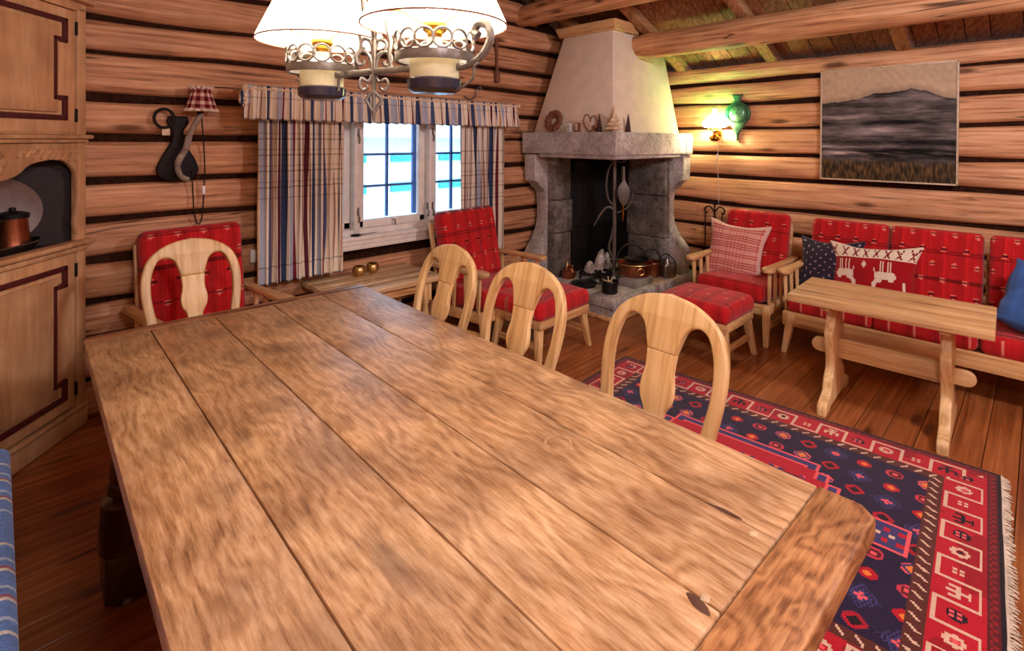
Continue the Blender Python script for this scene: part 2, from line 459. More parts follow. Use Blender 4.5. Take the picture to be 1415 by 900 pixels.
def tag(o, label, cat, group=None, kind=None):
    if label: o['label'] = label
    if cat: o['category'] = cat
    if group: o['group'] = group
    if kind: o['kind'] = kind
    return o
def empty(name, loc, rz=0, label=None, cat=None, group=None):
    o = bpy.data.objects.new(name, None); COL.objects.link(o)
    o.empty_display_size = .05
    o.location = loc; o.rotation_euler = (0, 0, rz)
    return tag(o, label, cat, group)
def struct(o): o['kind'] = 'structure'; return o
def copy_tree(o, parent=None):
    c = o.copy(); COL.objects.link(c); c.parent = parent
    for ch in list(o.children): copy_tree(ch, c)
    return c
def arc(cx, cy, r, a0, a1, n=10, ry=None):
    ry = r if ry is None else ry
    return [(cx+r*math.cos(R(a0+(a1-a0)*i/n)), cy+ry*math.sin(R(a0+(a1-a0)*i/n))) for i in range(n+1)]
def spline(pts, n=6):
    """Catmull-Rom through 2D/3D points"""
    P = [Vector(p) if len(p) == 3 else Vector((p[0], p[1], 0)) for p in pts]
    out = []
    for i in range(len(P)-1):
        a = P[max(i-1, 0)]; b = P[i]; c = P[i+1]; d = P[min(i+2, len(P)-1)]
        for k in range(n):
            t = k/n
            out.append(.5*((2*b)+(-a+c)*t+(2*a-5*b+4*c-d)*t*t+(-a+3*b-3*c+d)*t**3))
    out.append(P[-1])
    return [tuple(p) if len(pts[0]) == 3 else (p.x, p.y) for p in out]
def nz(x, y=0, z=0): return noise.noise(Vector((x, y, z)))

# ================================================================== ROOM
XB, YA, XC, YD = 5.30, 3.75, -.50, -1.80
EAVE = 2.29; RIDGE_X = 2.40; SLOPE = .42
def roof_z(x): return EAVE + SLOPE*(XB-x if x > RIDGE_X else XB-2*RIDGE_X+x)
WIN = (1.36, 3.32, .80, 1.80)
def log_wall(name, axis, at, inward, a0, a1, zs, mat, openings=(), gable=False, seed=0):
    """stacked hewn logs; each course has a flat bulging face and rounded arrises, dark moss joint behind"""
    b = MB()
    rnd = random.Random(seed)
    for i in range(len(zs)-1):
        z0, z1 = zs[i], zs[i+1]
        segs = [(a0, a1)]
        if gable:
            zt = z1
            if zt > EAVE:
                lo = XB-(zt-EAVE)/SLOPE; xl = (2*RIDGE_X-XB)+(zt-EAVE)/SLOPE
                if lo - xl < .15: continue
                segs = [(max(a0, xl-.25), min(a1, lo+.25))]
        for (o0, o1, oz0, oz1) in openings:
            if z0 < oz1-.02 and z1 > oz0+.02:
                ns = []
                for s0, s1 in segs:
                    if s0 < o0: ns.append((s0, min(s1, o0)))
                    if s1 > o1: ns.append((max(s0, o1), s1))
                segs = ns
        for s0, s1 in segs:
            n = max(2, int((s1-s0)/.12)); g = .019
            ph = rnd.uniform(0, 50); dp = .075+rnd.uniform(-.008, .01)
            zl, zh = z0, z1
            for (o0, o1, oz0, oz1) in openings:
                if s0 >= o0-.01 and s1 <= o1+.01: pass
            prof = [(0, zl+g), (dp*.55, zl+g+.0), (dp*.86, zl+g+.016), (dp, zl+g+.045), (dp+.006, (zl+zh)/2), (dp, zh-g-.045), (dp*.86, zh-g-.014), (dp*.55, zh-g), (0, zh-g)]
            def pos(u, v, s0=s0, s1=s1, prof=prof, ph=ph, z0=z0):
                k = v*(len(prof)-1); k0 = min(int(k), len(prof)-2); t = k-k0
                d = prof[k0][0]*(1-t)+prof[k0+1][0]*t; z = prof[k0][1]*(1-t)+prof[k0+1][1]*t
                a = s0+(s1-s0)*u
                edge = 1 if k <= 3 or k >= 5 else .3
                z += edge*.024*nz(a*1.1+ph, 3.1*(k > 4)) ; d += .016*nz(a*1.6+ph, z*4, 7)
                p = at + inward*max(d, 0)
                return (a, p, z) if axis == 'x' else (p, a, z)
            b.grid(n, 16, pos)
    return b
zA = [-.02, .20, .42, .64, .861, 1.088, 1.307, 1.548, 1.781, 2.035, 2.229, 2.46, 2.70, 2.94, 3.18, 3.42, 3.56]
# top hearth side joints shift a little; same courses run the whole wall
b = log_wall('wall_back', 'x', YA, -1, XC-.1, XB+.1, zA, 'log', openings=[WIN], gable=True, seed=3)
wb = struct(b.build('wall_back', 'log', smooth=50))
def slab_with_hole(name, axis, at, outward, a0, a1, z0, z1, hole=None, th=.16, mats='chink', gable=False):
    b = MB()
    parts = [(a0, a1, z0, z1)]
    if hole:
        h0, h1, g0, g1 = hole
        parts = [(a0, h0, z0, z1), (h1, a1, z0, z1), (h0, h1, z0, g0), (h0, h1, g1, z1)]
    for (p0, p1, q0, q1) in parts:
        c = ((p0+p1)/2, at+outward*th/2, (q0+q1)/2); d = (p1-p0, th, q1-q0)
        if axis == 'y': c = (c[1], c[0], c[2]); d = (d[1], d[0], d[2])
        b.box(c, d)
    if gable:
        pts = [(a0, z1), (a1, z1), (RIDGE_X, roof_z(RIDGE_X)+.05)]
        b.prism(pts, th, 'xz', at+outward*th/2, bev=.0005)
    return b
# the dark joint plane sits just behind the log faces (set into the wall thickness)
b = slab_with_hole('chinking', 'x', YA-.028, 1, XC-.1, XB+.1, 0, EAVE, WIN, gable=True)
o = b.build('log_joints', 'chink', wb)
zB = [-.02, .21, .44, .685, .921, 1.195, 1.423, 1.682, 1.925, 2.137, 2.33]
b = log_wall('wall_right', 'y', XB, -1, YD-.1, YA+.1, zB, 'log_y', seed=11)
wr = struct(b.build('wall_right', 'log_y', smooth=50))
b = slab_with_hole('chinking', 'y', XB-.028, 1, YD-.1, YA+.1, 0, EAVE); b.build('log_joints', 'chink', wr)
b = log_wall('wall_left', 'y', XC, 1, YD-.1, YA+.1, zB, 'log_y', seed=21)
wl = struct(b.build('wall_left', 'log_y', smooth=50))
b = slab_with_hole('chinking', 'y', XC+.028, -1, YD-.1, YA+.1, 0, EAVE); b.build('log_joints', 'chink', wl)
b = log_wall('wall_front', 'x', YD, 1, XC-.1, XB+.1, zA, 'log', gable=True, seed=5)
wf = struct(b.build('wall_front', 'log', smooth=50))
b = slab_with_hole('chinking', 'x', YD+.028, -1, XC-.1, XB+.1, 0, EAVE, gable=True); b.build('log_joints', 'chink', wf)

# floor boards run across the room
b = MB(); y = YD-.05; k = 0
while y < YA+.05:
    w = .128
    x = XC-.1 - random.uniform(0, 1.6)
    while x < XB:
        L = random.uniform(2.2, 4.0); x1 = min(x+L, XB+.05); x0 = max(x, XC-.1)
        if x1 > x0+.02: b.box(((x0+x1)/2, y+w/2, -.02), (x1-x0-.002, w-.003, .04), bev=.002, seg=1)
        x += L
    y += w; k += 1
b.box((2.4, 1, -.06), (6.2, 6, .03))
struct(b.build('floor', 'floor', smooth=None))

# roof boards and rafters
b = MB()
for side in (1, -1):
    xe = XB+.15 if side > 0 else 2*RIDGE_X-XB-.15
    y = YD-.1
    while y < YA+.1:
        w = random.uniform(.13, .19)
        p0 = Vector((xe, y+w/2, EAVE-SLOPE*.15+.085)); p1 = Vector((RIDGE_X, y+w/2, roof_z(RIDGE_X)+.085))
        d = p1-p0; L = d.length; ang = math.atan2(d.z, abs(d.x))
        b.box(tuple((p0+p1)/2), (L, w-.006, .025), rot=(0, ang if side > 0 else -ang, 0), bev=.003, seg=1)
        y += w
    p0 = Vector((xe, 1, EAVE-SLOPE*.15+.12)); p1 = Vector((RIDGE_X, 1, roof_z(RIDGE_X)+.12)); d = p1-p0
    b.box(tuple((p0+p1)/2), (d.length, 5.9, .03), rot=(0, ang if side > 0 else -ang, 0))
ceil = struct(b.build('ceiling', 'board', smooth=None))
for i, y in enumerate([3.45, 2.72, 1.80, .80, -.2, -1.2]):
    b = MB()
    for side in (1, -1):
        xe = XB+.05 if side > 0 else 2*RIDGE_X-XB-.05
        p0 = Vector((xe, y, EAVE-SLOPE*.05+.02)); p1 = Vector((RIDGE_X, y, roof_z(RIDGE_X)+.02)); d = p1-p0
        ang = math.atan2(d.z, abs(d.x))
        b.box(tuple((p0+p1)/2), (d.length, .10, .09), rot=(0, ang if side > 0 else -ang, 0), bev=.006)
    struct(b.build('trim_%d' % (i+1), 'rafter'))
# round log purlins
def log_beam(name, x, z, r0, r1, y0, y1, seed, mat='beam'):
    b = MB(); n = 60; rings = []
    def pos(u, v):
        y = y0+(y1-y0)*u; a = 2*PI*v
        r = (r0+(r1-r0)*u)*(1+.05*nz(y*1.1+seed, math.cos(a)*.8, math.sin(a)*.8))
        if u < .02 or u > .98: r *= .90
        cx = x+.02*nz(y*.6+seed, 5); cz = z+.015*nz(y*.6, seed)
        return (cx+r*math.cos(a), y, cz+r*math.sin(a)*.96)
    b.grid(n, 28, pos)
    for u in (0, 1):
        c = [b.bm.verts.new(pos(u, k/28)) for k in range(28)]
        f = b.bm.faces.new(c); f[b.sl] = seed
    bmesh.ops.remove_doubles(b.bm, verts=b.bm.verts[:], dist=1e-4)
    return struct(b.build(name, mat))
log_beam('trim_7', 4.52, 2.475, .130, .118, 2.86, -1.9, 1.3)
log_beam('trim_8', 3.80, 2.80, .115, .12, 3.74, -1.9, 4.7)
# carried on wall logs at the back: short crown log under roof on left slope
log_beam('trim_9', 1.0, 2.80, .115, .12, 3.74, -1.9, 8.1)

# ================================================================== WINDOW
win = empty('window_1', (0, 0, 0)); win['kind'] = 'structure'
x0, x1, z0, z1 = WIN
yo = YA+.02
b = MB()
for c, d in [(((x0+x1)/2, YA, z0+.03), (x1-x0, .20, .06)), (((x0+x1)/2, YA, z1-.03), (x1-x0, .20, .06)),
             ((x0+.03, YA, (z0+z1)/2), (.06, .20, z1-z0)), ((x1-.03, YA, (z0+z1)/2), (.06, .20, z1-z0)),
             ((2.645, YA-.03, (z0+z1)/2), (.05, .15, z1-z0)), ((1.955, YA-.03, (z0+z1)/2), (.05, .15, z1-z0))]:
    b.box(c, d, bev=.006)
b.build('window_frame', 'cream', win)
b = MB()
b.box(((x0+x1)/2, YA-.085, z0+.003), (x1-x0+.10, .17, .035), bev=.012)
b.box(((x0+x1)/2, YA-.125, z0-.03), (x1-x0+.06, .06, .05), bev=.012)
b.box(((x0+x1)/2, YA-.10, z0-.065), (x1-x0+.08, .10, .04), bev=.014)
b.build('window_sill', 'cream', win)
for (a0, a1) in ((1.42, 1.93), (1.985, 2.615), (2.675, 3.26)):
    sash = MB(); w = .058; y = YA-.02; zz0, zz1 = z0+.06, z1-.06
    for c, d in [(((a0+a1)/2, y, zz0+w/2), (a1-a0, .05, w)), (((a0+a1)/2, y, zz1-w/2), (a1-a0, .05, w)),
                 ((a0+w/2, y, (zz0+zz1)/2), (w, .05, zz1-zz0-.0)), ((a1-w/2, y, (zz0+zz1)/2), (w, .05, zz1-zz0))]:
        sash.box(c, d, bev=.008)
    so = sash.build('sash', 'cream', win)
    mu = MB(); g0, g1 = a0+w, a1-w; h0, h1 = zz0+w, zz1-w
    cx = (g0+g1)/2
    mu.box((cx, YA+.05, (h0+h1)/2), (.018, .03, h1-h0), bev=.003)
    for k in (1, 2): mu.box(((g0+g1)/2, YA+.05, h0+(h1-h0)*k/3), (g1-g0, .03, .018), bev=.003)
    mu.box((g0-.008, YA+.05, (h0+h1)/2), (.03, .04, h1-h0), bev=.003)
    mu.box((g1+.008, YA+.05, (h0+h1)/2), (.03, .04, h1-h0), bev=.003)
    mu.build('glazing_bars', plain('blue_grey_bars', '#3f66a8', .5), so)
    p = MB(); p.box(((g0+g1)/2, YA+.045, (h0+h1)/2), (g1-g0+.01, .004, h1-h0+.01)); p.build('pane', 'glass', so)
for hx, hz in ((1.962, 1.0), (2.60, .99), (2.652, .99), (1.962, 1.6), (2.652, 1.62)):
    h = MB(); h.box((hx, YA-.105, hz), (.016, .012, .06), bev=.003); h.tube([(hx, YA-.11, hz-.02), (hx+.003, YA-.125, hz-.05), (hx, YA-.118, hz-.085)], .006)
    h.build('window_catch', 'iron_g', win)
for bx in (2.30,):
    h = MB(); h.tube([(bx, YA-.05, .90), (bx, YA-.08, .905), (bx+.004, YA-.085, .86)], .006); h.build('window_stay', 'iron_g', win)

# ------------------------------------------------ outside: snowy ground, pale fence rails and a low building front
b = MB(); b.box((2.5, 9.5, -.35), (30, 11, .1)); sn = b.build('snowy_ground', plain('snow', '#eef4fa', .9)); sn['kind'] = 'structure'
hut = empty('neighbouring_hut', (5.2, 9.0, -.3), 0, 'pale hut wall with teal shuttered openings seen through the window glass', 'hut')
b = MB(); b.box((0, 0, .95), (7.0, .3, 1.9), bev=.02); b.build('wall', plain('pale_blue_boarding', '#dfeef2', .8), hut)
b = MB(); b.prism([(-3.7, 1.88), (3.7, 1.88), (3.4, 2.25), (-3.4, 2.25)], .9, 'xz', 0, bev=.02); b.build('snowy_roof', plain('snowy_roof', '#f2f7fb', .9), hut)
for k in range(6):
    for z in (.92, 1.50):
        f = MB(); f.box((-2.9+k*1.15, -.17, z), (.62, .05, .17), bev=.01); f.build('shutter', plain('teal_paint', '#3fb3b0', .7), hut)
# ================================================================== CURTAINS
def plaid(u, v, W, H, seed=0):
    """cream cotton with navy, wine, ochre stripes and thin cross lines; u along cloth (m)"""
    base = (.93, .875, .79)
    s = (u + seed) % .36
    c = base
    def band(a, w): return a <= s < a+w
    if band(.02, .014): c = (.36, .16, .20)
    elif band(.05, .010): c = (.64, .50, .44)
    elif band(.09, .030): c = (.22, .27, .40)
    elif band(.13, .010): c = (.72, .55, .38)
    elif band(.17, .045): c = (.66, .68, .74)
    elif band(.23, .012): c = (.48, .16, .20)
    elif band(.27, .020): c = (.30, .36, .50)
    elif band(.32, .006): c = (.62, .45, .40)
    h = v % .105
    if h < .0055: c = tuple(x*.74 for x in c)
    elif .035 < h < .039: c = tuple(x*.86 for x in c)
    return lin(c)
def curtain(name, xa, xb, zt, zb, folds, seed, label, cat, yc=YA-.225, amp=.046, flare=0, group=None, parent=None, cloth=1.9, ruffle=False):
    b = MB(); W = (xb-xa)*cloth; Hh = zt-zb
    nu = int(folds*14); nv = max(8, int(Hh/.0088))
    def pos(u, v):
        ph = 2*PI*folds*(u+(.012 if ruffle else .03)*nz(u*5+seed, v*(.3 if ruffle else 1.2)))
        a = amp*(.65+.5*nz(u*9+seed, 4))*(.55+.45*(1-v) if ruffle else 1)*(.8+.4*nz(seed, v*1.5, u*6))
        x = xa+(xb-xa)*u + (.003 if ruffle else .010)*math.sin(ph*2+1)+flare*(u-.5)*(1-v)
        y = yc + a*math.sin(ph) + (.02*(v-1) if ruffle else 0)
        z = zb+Hh*v
        if ruffle and v > .86: y = yc + a*.5*math.sin(ph); 
        if ruffle: z += .006*math.sin(ph*1.0+.7)*(1-v)
        return (x, y, z)
    b.grid(nu, nv, pos, fn=lambda u, v: plaid(u*W*(.85 if ruffle else 1), v*Hh, W, Hh, seed*.13))
    o = b.build(name, 'linen', parent, smooth=180, fixn=False)
    sol = o.modifiers.new('s', 'SOLIDIFY'); sol.thickness = .0025
    if label: tag(o, label, cat, group)
    return o
curtain('curtain', 1.19, 1.775, 1.72, .60, 8, 1.0, 'long plaid curtain left of the window, striped navy, wine and cream', 'curtain')
curtain('curtain', 2.86, 3.37, 1.72, .50, 8, 4.0, 'long plaid curtain right of the window, beside the stone fireplace', 'curtain')
val = curtain('valance', 1.10, 3.49, 1.885, 1.668, 33, 2.2, 'gathered plaid valance hanging over the top of the window', 'valance', yc=YA-.285, amp=.036, flare=.03, ruffle=True, cloth=1.5)
rd = empty('curtain_rod', (2.30, YA-.285, 1.862), 0, 'long curtain rod with rounded ends carrying the valance above the window', 'curtain rod')
b = MB(); b.tube([(-1.19, 0, 0), (1.19, 0, 0)], .008); b.build('rod', 'palewood', rd)
for s in (-1, 1):
    b = MB(); b.sphere((s*1.205, 0, .005), .022); b.tube([(s*1.185, 0, 0), (s*1.185, .22, 0)], .007); b.build('rod_end', 'palewood', rd)
# cloth knot hung at the left rod end
b = MB()
b.sphere((0, 0, 0), .045, 3, (.75, .5, 1.25)); b.sphere((.02, .0, .075), .022, 2, (1.4, .6, .7))
for v in b.bm.verts: v.co += .008*Vector((nz(v.co.x*30, v.co.z*30), nz(v.co.z*30, 3), nz(v.co.x*20, 9)))
for f in b.bm.faces:
    c = f.calc_center_median(); 
    for l in f.loops: l[b.cl] = plaid(c.x*2+.5, c.z, 1, 1)
tag(b.build('cloth_tie', 'linen', None, (1.095, YA-.285, 1.80)), 'bunched plaid cloth tie hanging at the left end of the valance', 'curtain tie')

# ================================================================== FIREPLACE
FX, FY = 3.75, 2.55
fp = empty('fireplace', (4.5, 3.1, 0), 0, 'corner stone fireplace with flared soapstone sides and a cream plaster hood', 'fireplace')
def F(b, name, mat, parent=fp, **k):
    b.tf(Matrix.Translation((-4.5, -3.1, 0))); return b.build(name, mat, parent, **k)
b = MB()
# hearth: plinth and thick slabs
b.box(((FX+.03+XB)/2, (FY+.03+YA)/2, .05), (XB-FX-.03, YA-FY-.03, .10), bev=.006)
for (a0, a1) in ((FX, 4.25), (4.25, 4.72), (4.72, XB-.06)):
    b.box(((a0+a1)/2, FY+.14, .14), (a1-a0-.004, .28, .085), bev=.01)
for (c0, c1) in ((FY+.28, 3.2), (3.2, YA-.06)):
    b.box((FX+.16, (c0+c1)/2, .14), (.32, c1-c0-.004, .085), bev=.01)
b.box(((FX+.32+XB)/2, (FY+.28+YA)/2, .138), (XB-FX-.42, YA-FY-.36, .08), bev=.006)
F(b, 'hearth', 'stone_h')
b = MB(); b.box(((FX+XB)/2, FY-.012, .02), (XB-FX, .022, .035), bev=.004); b.box((FX-.012, (FY+YA)/2-.03, .02), (.022, YA-FY-.1, .035), bev=.004)
F(b, 'floor_moulding', 'pine_x')
# side stone slabs with a corbel at the top, a waist and a flared foot
prof_front = spline([(0.0, .18), (0.0, .36), (.01, .45), (.10, .56), (.17, .70), (.185, .85), (.17, 1.0), (.13, 1.07)], 6)
def pillar_profile(front, back):
    # distance from the front edge; returns polygon (d, z)
    return [(d, z) for d, z in prof_front] + [(.10, 1.075), (.06, 1.13), (.01, 1.15), (0, 1.27), (0, 1.272), (.0, 1.41)] + [(back, 1.41), (back, .18)]
pl = pillar_profile(0, .95)
b = MB(); b.prism([(FX+.01+d, z) for d, z in pl], .14, 'xz', 3.56, bev=.008)
F(b, 'left_pillar', 'stone')
b = MB(); b.prism([(FY+.01+d, z) for d, z in pl], .15, 'yz', 5.055, bev=.008)
F(b, 'right_pillar', 'stone')
# inner cheeks: rough blocks behind the pillars, sooted towards the back
for nm, blocks in (('left_cheek', [(.18, .62, .0), (.62, .95, .02), (.95, 1.41, -.01)]), ('right_cheek', [(.18, .55, .0), (.55, .98, .02), (.98, 1.41, 0)])):
    b = MB()
    for (a, c, e) in blocks:
        if nm[0] == 'l': b.box((4.08+e/2, 3.44, (a+c)/2), (.26+e, .10, c-a-.006), bev=.012)
        else: b.box((4.93, 2.93+e/2, (a+c)/2), (.10, .44+e, c-a-.006), bev=.012)
    F(b, nm, 'stone_d')
b = MB()
b.box((4.62, 3.48, .80), (.86, .10, 1.24)); b.box((5.0, 3.30, .80), (.10, .34, 1.24))
b.box((4.50, 3.10, 1.40), (1.12, .90, .02))
F(b, 'soot_back', 'black')
b = MB()
b.box((4.56, 3.41, .42), (.66, .03, .46), bev=.004)
F(b, 'iron_fireback', 'blackiron')
b = MB(); b.box((4.5, 3.40, 1.28), (.50, .05, .12), bev=.004); F(b, 'smoke_shelf', 'blackiron')
b = MB(); b.box((4.93, 3.27, .42), (.03, .24, .46), bev=.004); F(b, 'side_plate', 'blackiron')
# lintel
b = MB()
b.prism([(FX-.01, FY-.01), (4.99, FY-.01), (4.99, FY+.19), (FX+.19, FY+.19), (FX+.19, 3.64), (FX-.01, 3.64)], .205, 'xy', 1.522, bev=.007)
F(b, 'lintel', 'stone')
b = MB(); b.box((5.05, FY+.09, 1.515), (.15, .23, .225), bev=.03); F(b, 'corner_stone', 'stone')
b = MB(); b.prism([(FX+.005, FY+.005), (4.90, FY+.005), (4.90, FY+.15), (FX+.15, FY+.15), (FX+.15, 3.42), (FX+.005, 3.42)], .05, 'xy', 1.408, bev=.018)
F(b, 'lintel_moulding', 'stone')

# hood: truncated pyramid of plaster with wooden cornice
def frustum(b, A, z0, B, z1):
    (ax0, ax1, ay0, ay1), (bx0, bx1, by0, by1) = A, B
    lo = [b.bm.verts.new((x, y, z0)) for x, y in ((ax0, ay0), (ax1, ay0), (ax1, ay1), (ax0, ay1))]
    hi = [b.bm.verts.new((x, y, z1)) for x, y in ((bx0, by0), (bx1, by0), (bx1, by1), (bx0, by1))]
    fs = [b.bm.faces.new(lo[::-1]), b.bm.faces.new(hi)]
    for i in range(4):
        j = (i+1) % 4; fs.append(b.bm.faces.new((lo[i], lo[j], hi[j], hi[i])))
    es = list({e for f in fs for e in f.edges})
    bmesh.ops.bevel(b.bm, geom=es, offset=.012, segments=3, profile=.5, affect='EDGES')
b = MB(); frustum(b, (FX+.07, 5.00, FY+.07, 3.57), 1.61, (4.13, 5.02, 2.84, 3.44), 2.60)
F(b, 'hood', 'plaster')
b = MB(); frustum(b, (4.09, 4.42, 2.80, 3.47), 2.585, (4.05, 4.42, 2.765, 3.5), 2.68)
b.box((4.40, 2.84, 2.63), (.20, .10, .09), bev=.006)
F(b, 'hood_cornice', 'pine_y')
# ash bed and burnt logs
b = MB()
for k in range(46):
    a = random.uniform(0, 2*PI); r = random.uniform(0, .26)
    b.sphere((4.55+r*math.cos(a), 3.15+r*.6*math.sin(a), .20+.02*random.random()), random.uniform(.02, .05), 1, (1.2, 1, .6))
for v in b.bm.verts: v.co.z += .01*nz(v.co.x*30, v.co.y*30)
o = F(b, 'ash_bed', 'ash'); o['kind'] = 'stuff'
grate = empty('fire_grate', (4.36, 3.12, .18), R(8), 'low black iron fire grate holding pale ash in the fireplace', 'fire grate')
b = MB()
for k in range(7): b.tube([(-.21+k*.07, -.1, .05), (-.21+k*.07, .12, .05)], .009)
b.tube([(-.23, -.1, .06), (.23, -.1, .06)], .012); b.tube([(-.23, .12, .06), (.23, .12, .06)], .012)
b.build('bars', 'blackiron', grate)
for sx in (-.21, .21):
    for sy in (-.1, .12):
        b = MB(); b.tube([(sx, sy, 0), (sx, sy, .12)], .011); b.build('leg', 'blackiron', grate)
for k, (dx, dy, rz, h) in enumerate([(-.06, 0, .5, .22), (.09, .02, -.3, .17), (-.16, .03, .1, .12)]):
    b = MB()
    pr = [(.0, 0), (.05, .01), (.048, h*.5), (.03, h*.85), (.005, h)]
    b.lathe(pr, (0, 0, 0), 9)
    for v in b.bm.verts: v.co += .012*Vector((nz(v.co.x*30+k, v.co.z*22), nz(v.co.z*20, k, 3), 0))
    o = b.build('charred_log', 'ash', None, (4.36+dx, 3.12+dy, .245), (R(10), R(12*(1-k)), rz))
    tag(o, ['tallest pale burnt log stump standing on the fire grate', 'medium burnt log stump right of the tallest on the grate', 'shortest burnt log stump at the left end of the grate'][k], 'firewood')

# crane pole with curled arms
pole = empty('pot_crane', (4.33, 2.95, .18), 0, 'tall grey iron pot crane with curled hooks standing inside the fireplace opening', 'pot crane')
b = MB(); b.tube([(0, 0, 0), (0, 0, 1.24)], .021, 10); b.lathe([(.04, 0), (.035, .03), (.02, .05)], n=12); b.build('pole', 'iron_g', pole)
# local axes: view from the room corner -> sideways direction is (.70,-.71)
sx, sy = .70, -.71
def side(u, z, f=0): return (sx*u-.71*f*-1, sy*u-.70*f, z)
b = MB(); b.tube([side(u, z, f) for u, z, f in spline([(-.02, 1.17, .02), (-.09, 1.08, .03), (-.11, .92, .03), (-.09, .80, .03), (-.05, .74, .03), (-.02, .70, .02)], 6)], .011); b.build('hook', 'iron_g', pole)
b = MB(); b.tube([side(u, z, f) for u, z, f in spline([(-.25, .53, .05), (-.20, .62, .05), (-.13, .71, .05), (-.07, .70, .05), (-.05, .62, .05), (-.07, .46, .05), (-.10, .32, .05), (-.06, .22, .05), (-.01, .20, .04)], 6)], [.007]*6+[.013]*42+[.01], 8); b.build('hook', 'iron_g', pole)
b = MB(); b.tube([side(u, z, f) for u, z, f in spline([(.0, .66, .03), (.07, .70, .04), (.13, .78, .04), (.14, .86, .04)], 6)], .009); b.build('hook', 'iron_g', pole)
b = MB()
for u in (-.06, .07):
    b.tube([side(0, 1.16, .0), side(u, 1.16, .03)], .007); b.lathe([(.022, 0), (.026, .02), (.01, .025)], side(u, 1.17, .03), 10)
    b.tube([side(u, 1.19, .03), side(u, 1.205, .03)], .006)
b.build('crossbar', 'iron_g', pole)
# bellows hanging from the crane
bel = empty('bellows', (4.345, 2.86, 1.30), R(-45), 'studded leather fire bellows with brass nozzle hanging on the pot crane', 'bellows')
b = MB()
out = spline([(.012, .0), (.014, -.09), (.02, -.16), (.066, -.24), (.075, -.31), (.05, -.39), (.018, -.44)], 6)
pts = out + [(-x, z) for x, z in reversed(out)]
b.prism(pts, .022, 'xz', -.03, bev=.004); b.prism(pts, .022, 'xz', .03, bev=.004); b.build('boards', 'iron_g', bel)
b = MB(); b.prism([(x*.93, z) for x, z in pts if z < -.14], .05, 'xz', 0, bev=.01); b.build('leather', 'blackiron', bel)
b = MB(); b.lathe([(.018, 0), (.012, -.06), (.011, -.1), (.015, -.105), (.009, -.15), (.008, -.19)], (0, 0, -.43), 12); b.build('nozzle', 'brass', bel)
b = MB()
for k in range(9):
    a = -.2-.02*k; b.sphere((-.058+.004*abs(k-5), -.045, a-.02), .006, 1)
b.build('stud', 'steel', bel)

bel.scale = (.78, .9, .86)
# ------------------------------------------------ things on the hearth
def pot(name, loc, r, h, mat, label, cat, flare=1.0, bail=None, rz=0, rimmat=None, sc=(1, 1, 1)):
    t = empty(name, loc, rz, label, cat)
    b = MB(); b.lathe([(0, 0), (r*.86, 0), (r*.95, h*.06), (r*flare, h), (r*flare+.006, h), (r*flare+.004, h+.006), (r*flare-.006, h+.004), (r*.9, h*.10), (0, h*.07)], n=32, cap=False, scale=sc)
    b.build('body', mat, t)
    if rimmat:
        b = MB(); b.tube([((r*flare+.004)*math.cos(2*PI*k/32)*sc[0], (r*flare+.004)*math.sin(2*PI*k/32)*sc[1], h) for k in range(32)], .007, 8, True); b.build('rim', rimmat, t)
    return t
sp = pot('iron_pot', (3.93, 2.72, .183), .072, .105, 'blackiron', 'small round iron pot of wood sticks on the hearth corner, below the crane', 'pot')
for a, q in ((.0, .3), (1.2, -.5), (2.4, .6), (3.9, -.2)):
    b = MB(); b.box((.02*math.cos(a), .02*math.sin(a), .105), (.125, .012, .010), rot=(0, -.35, a+q), bev=.002)
    b.build('kindling_stick', 'birch', sp)
b = MB(); b.tube([(-.078, 0, .075), (-.105, 0, .09), (-.11, 0, .06), (-.078, 0, .045)], .006); b.build('handle', 'blackiron', sp)
b = MB(); b.box((0, 0, .0325), (.30, .19, .063), bev=.006)
br = b.build('stone_block', 'book', None, (4.36, 2.72, .183), (0, 0, R(0))); tag(br, 'pale rectangular stone block on the hearth under the wide copper pot', 'stone block')
cp = pot('copper_pot', (4.43, 2.78, .25), .158, .118, 'copper', 'wide copper pot with brass rim and iron bail handle on a stone block', 'pot', 1.08, rimmat='brass_d')
b = MB(); b.tube([(.166*math.cos(a)*1.0, 0, .11+.18*math.sin(a)) for a in [PI*k/20 for k in range(21)]], .008); ob = b.build('bail_handle', 'blackiron', cp); ob.rotation_euler = (R(-18), 0, R(-30))
b = MB(); b.tube([(.03*math.cos(a), -.172, .065+.03*math.sin(a)) for a in [2*PI*k/18 for k in range(18)]], .005, 8, True); b.sphere((0, -.168, .095), .012, 1)
ob = b.build('ring_handle', 'brass_d', cp); ob.rotation_euler = (0, 0, R(-38))
b = MB(); b.lathe([(0, .085), (.10, .085), (.13, .09), (.128, .095), (0, .1)], n=28, cap=False); b.build('bottom_of_the_pot', 'brass_d', cp)
fpn = empty('frying_pan', (4.36, 2.80, .385), R(-28), 'black long-handled frying pan resting across the wide copper pot', 'frying pan')
b = MB(); b.lathe([(0, 0), (.095, 0), (.115, .028), (.119, .028), (.098, -.004), (0, -.004)], (.08, 0, 0), n=28, cap=False); b.build('pan', 'blackiron', fpn)
b = MB(); b.box((-.16, 0, .03), (.26, .026, .008), rot=(0, R(6), 0), bev=.003); b.build('handle', 'steel', fpn)
c2 = pot('copper_pot', (4.74, 2.78, .183), .095, .14, 'copper', 'narrow copper pot behind the metal can at the right of the hearth', 'pot', 1.0, rimmat='copper')
b = MB(); b.tube([(.098*math.cos(a), 0, .14+.13*math.sin(a)) for a in [PI*k/20 for k in range(21)]], .006); ob = b.build('bail_handle', 'blackiron', c2); ob.rotation_euler = (0, 0, R(-45))
can = empty('metal_can', (4.80, 2.63, .183), R(-30), 'square-shouldered grey metal can with an iron loop handle by the right pillar', 'can')
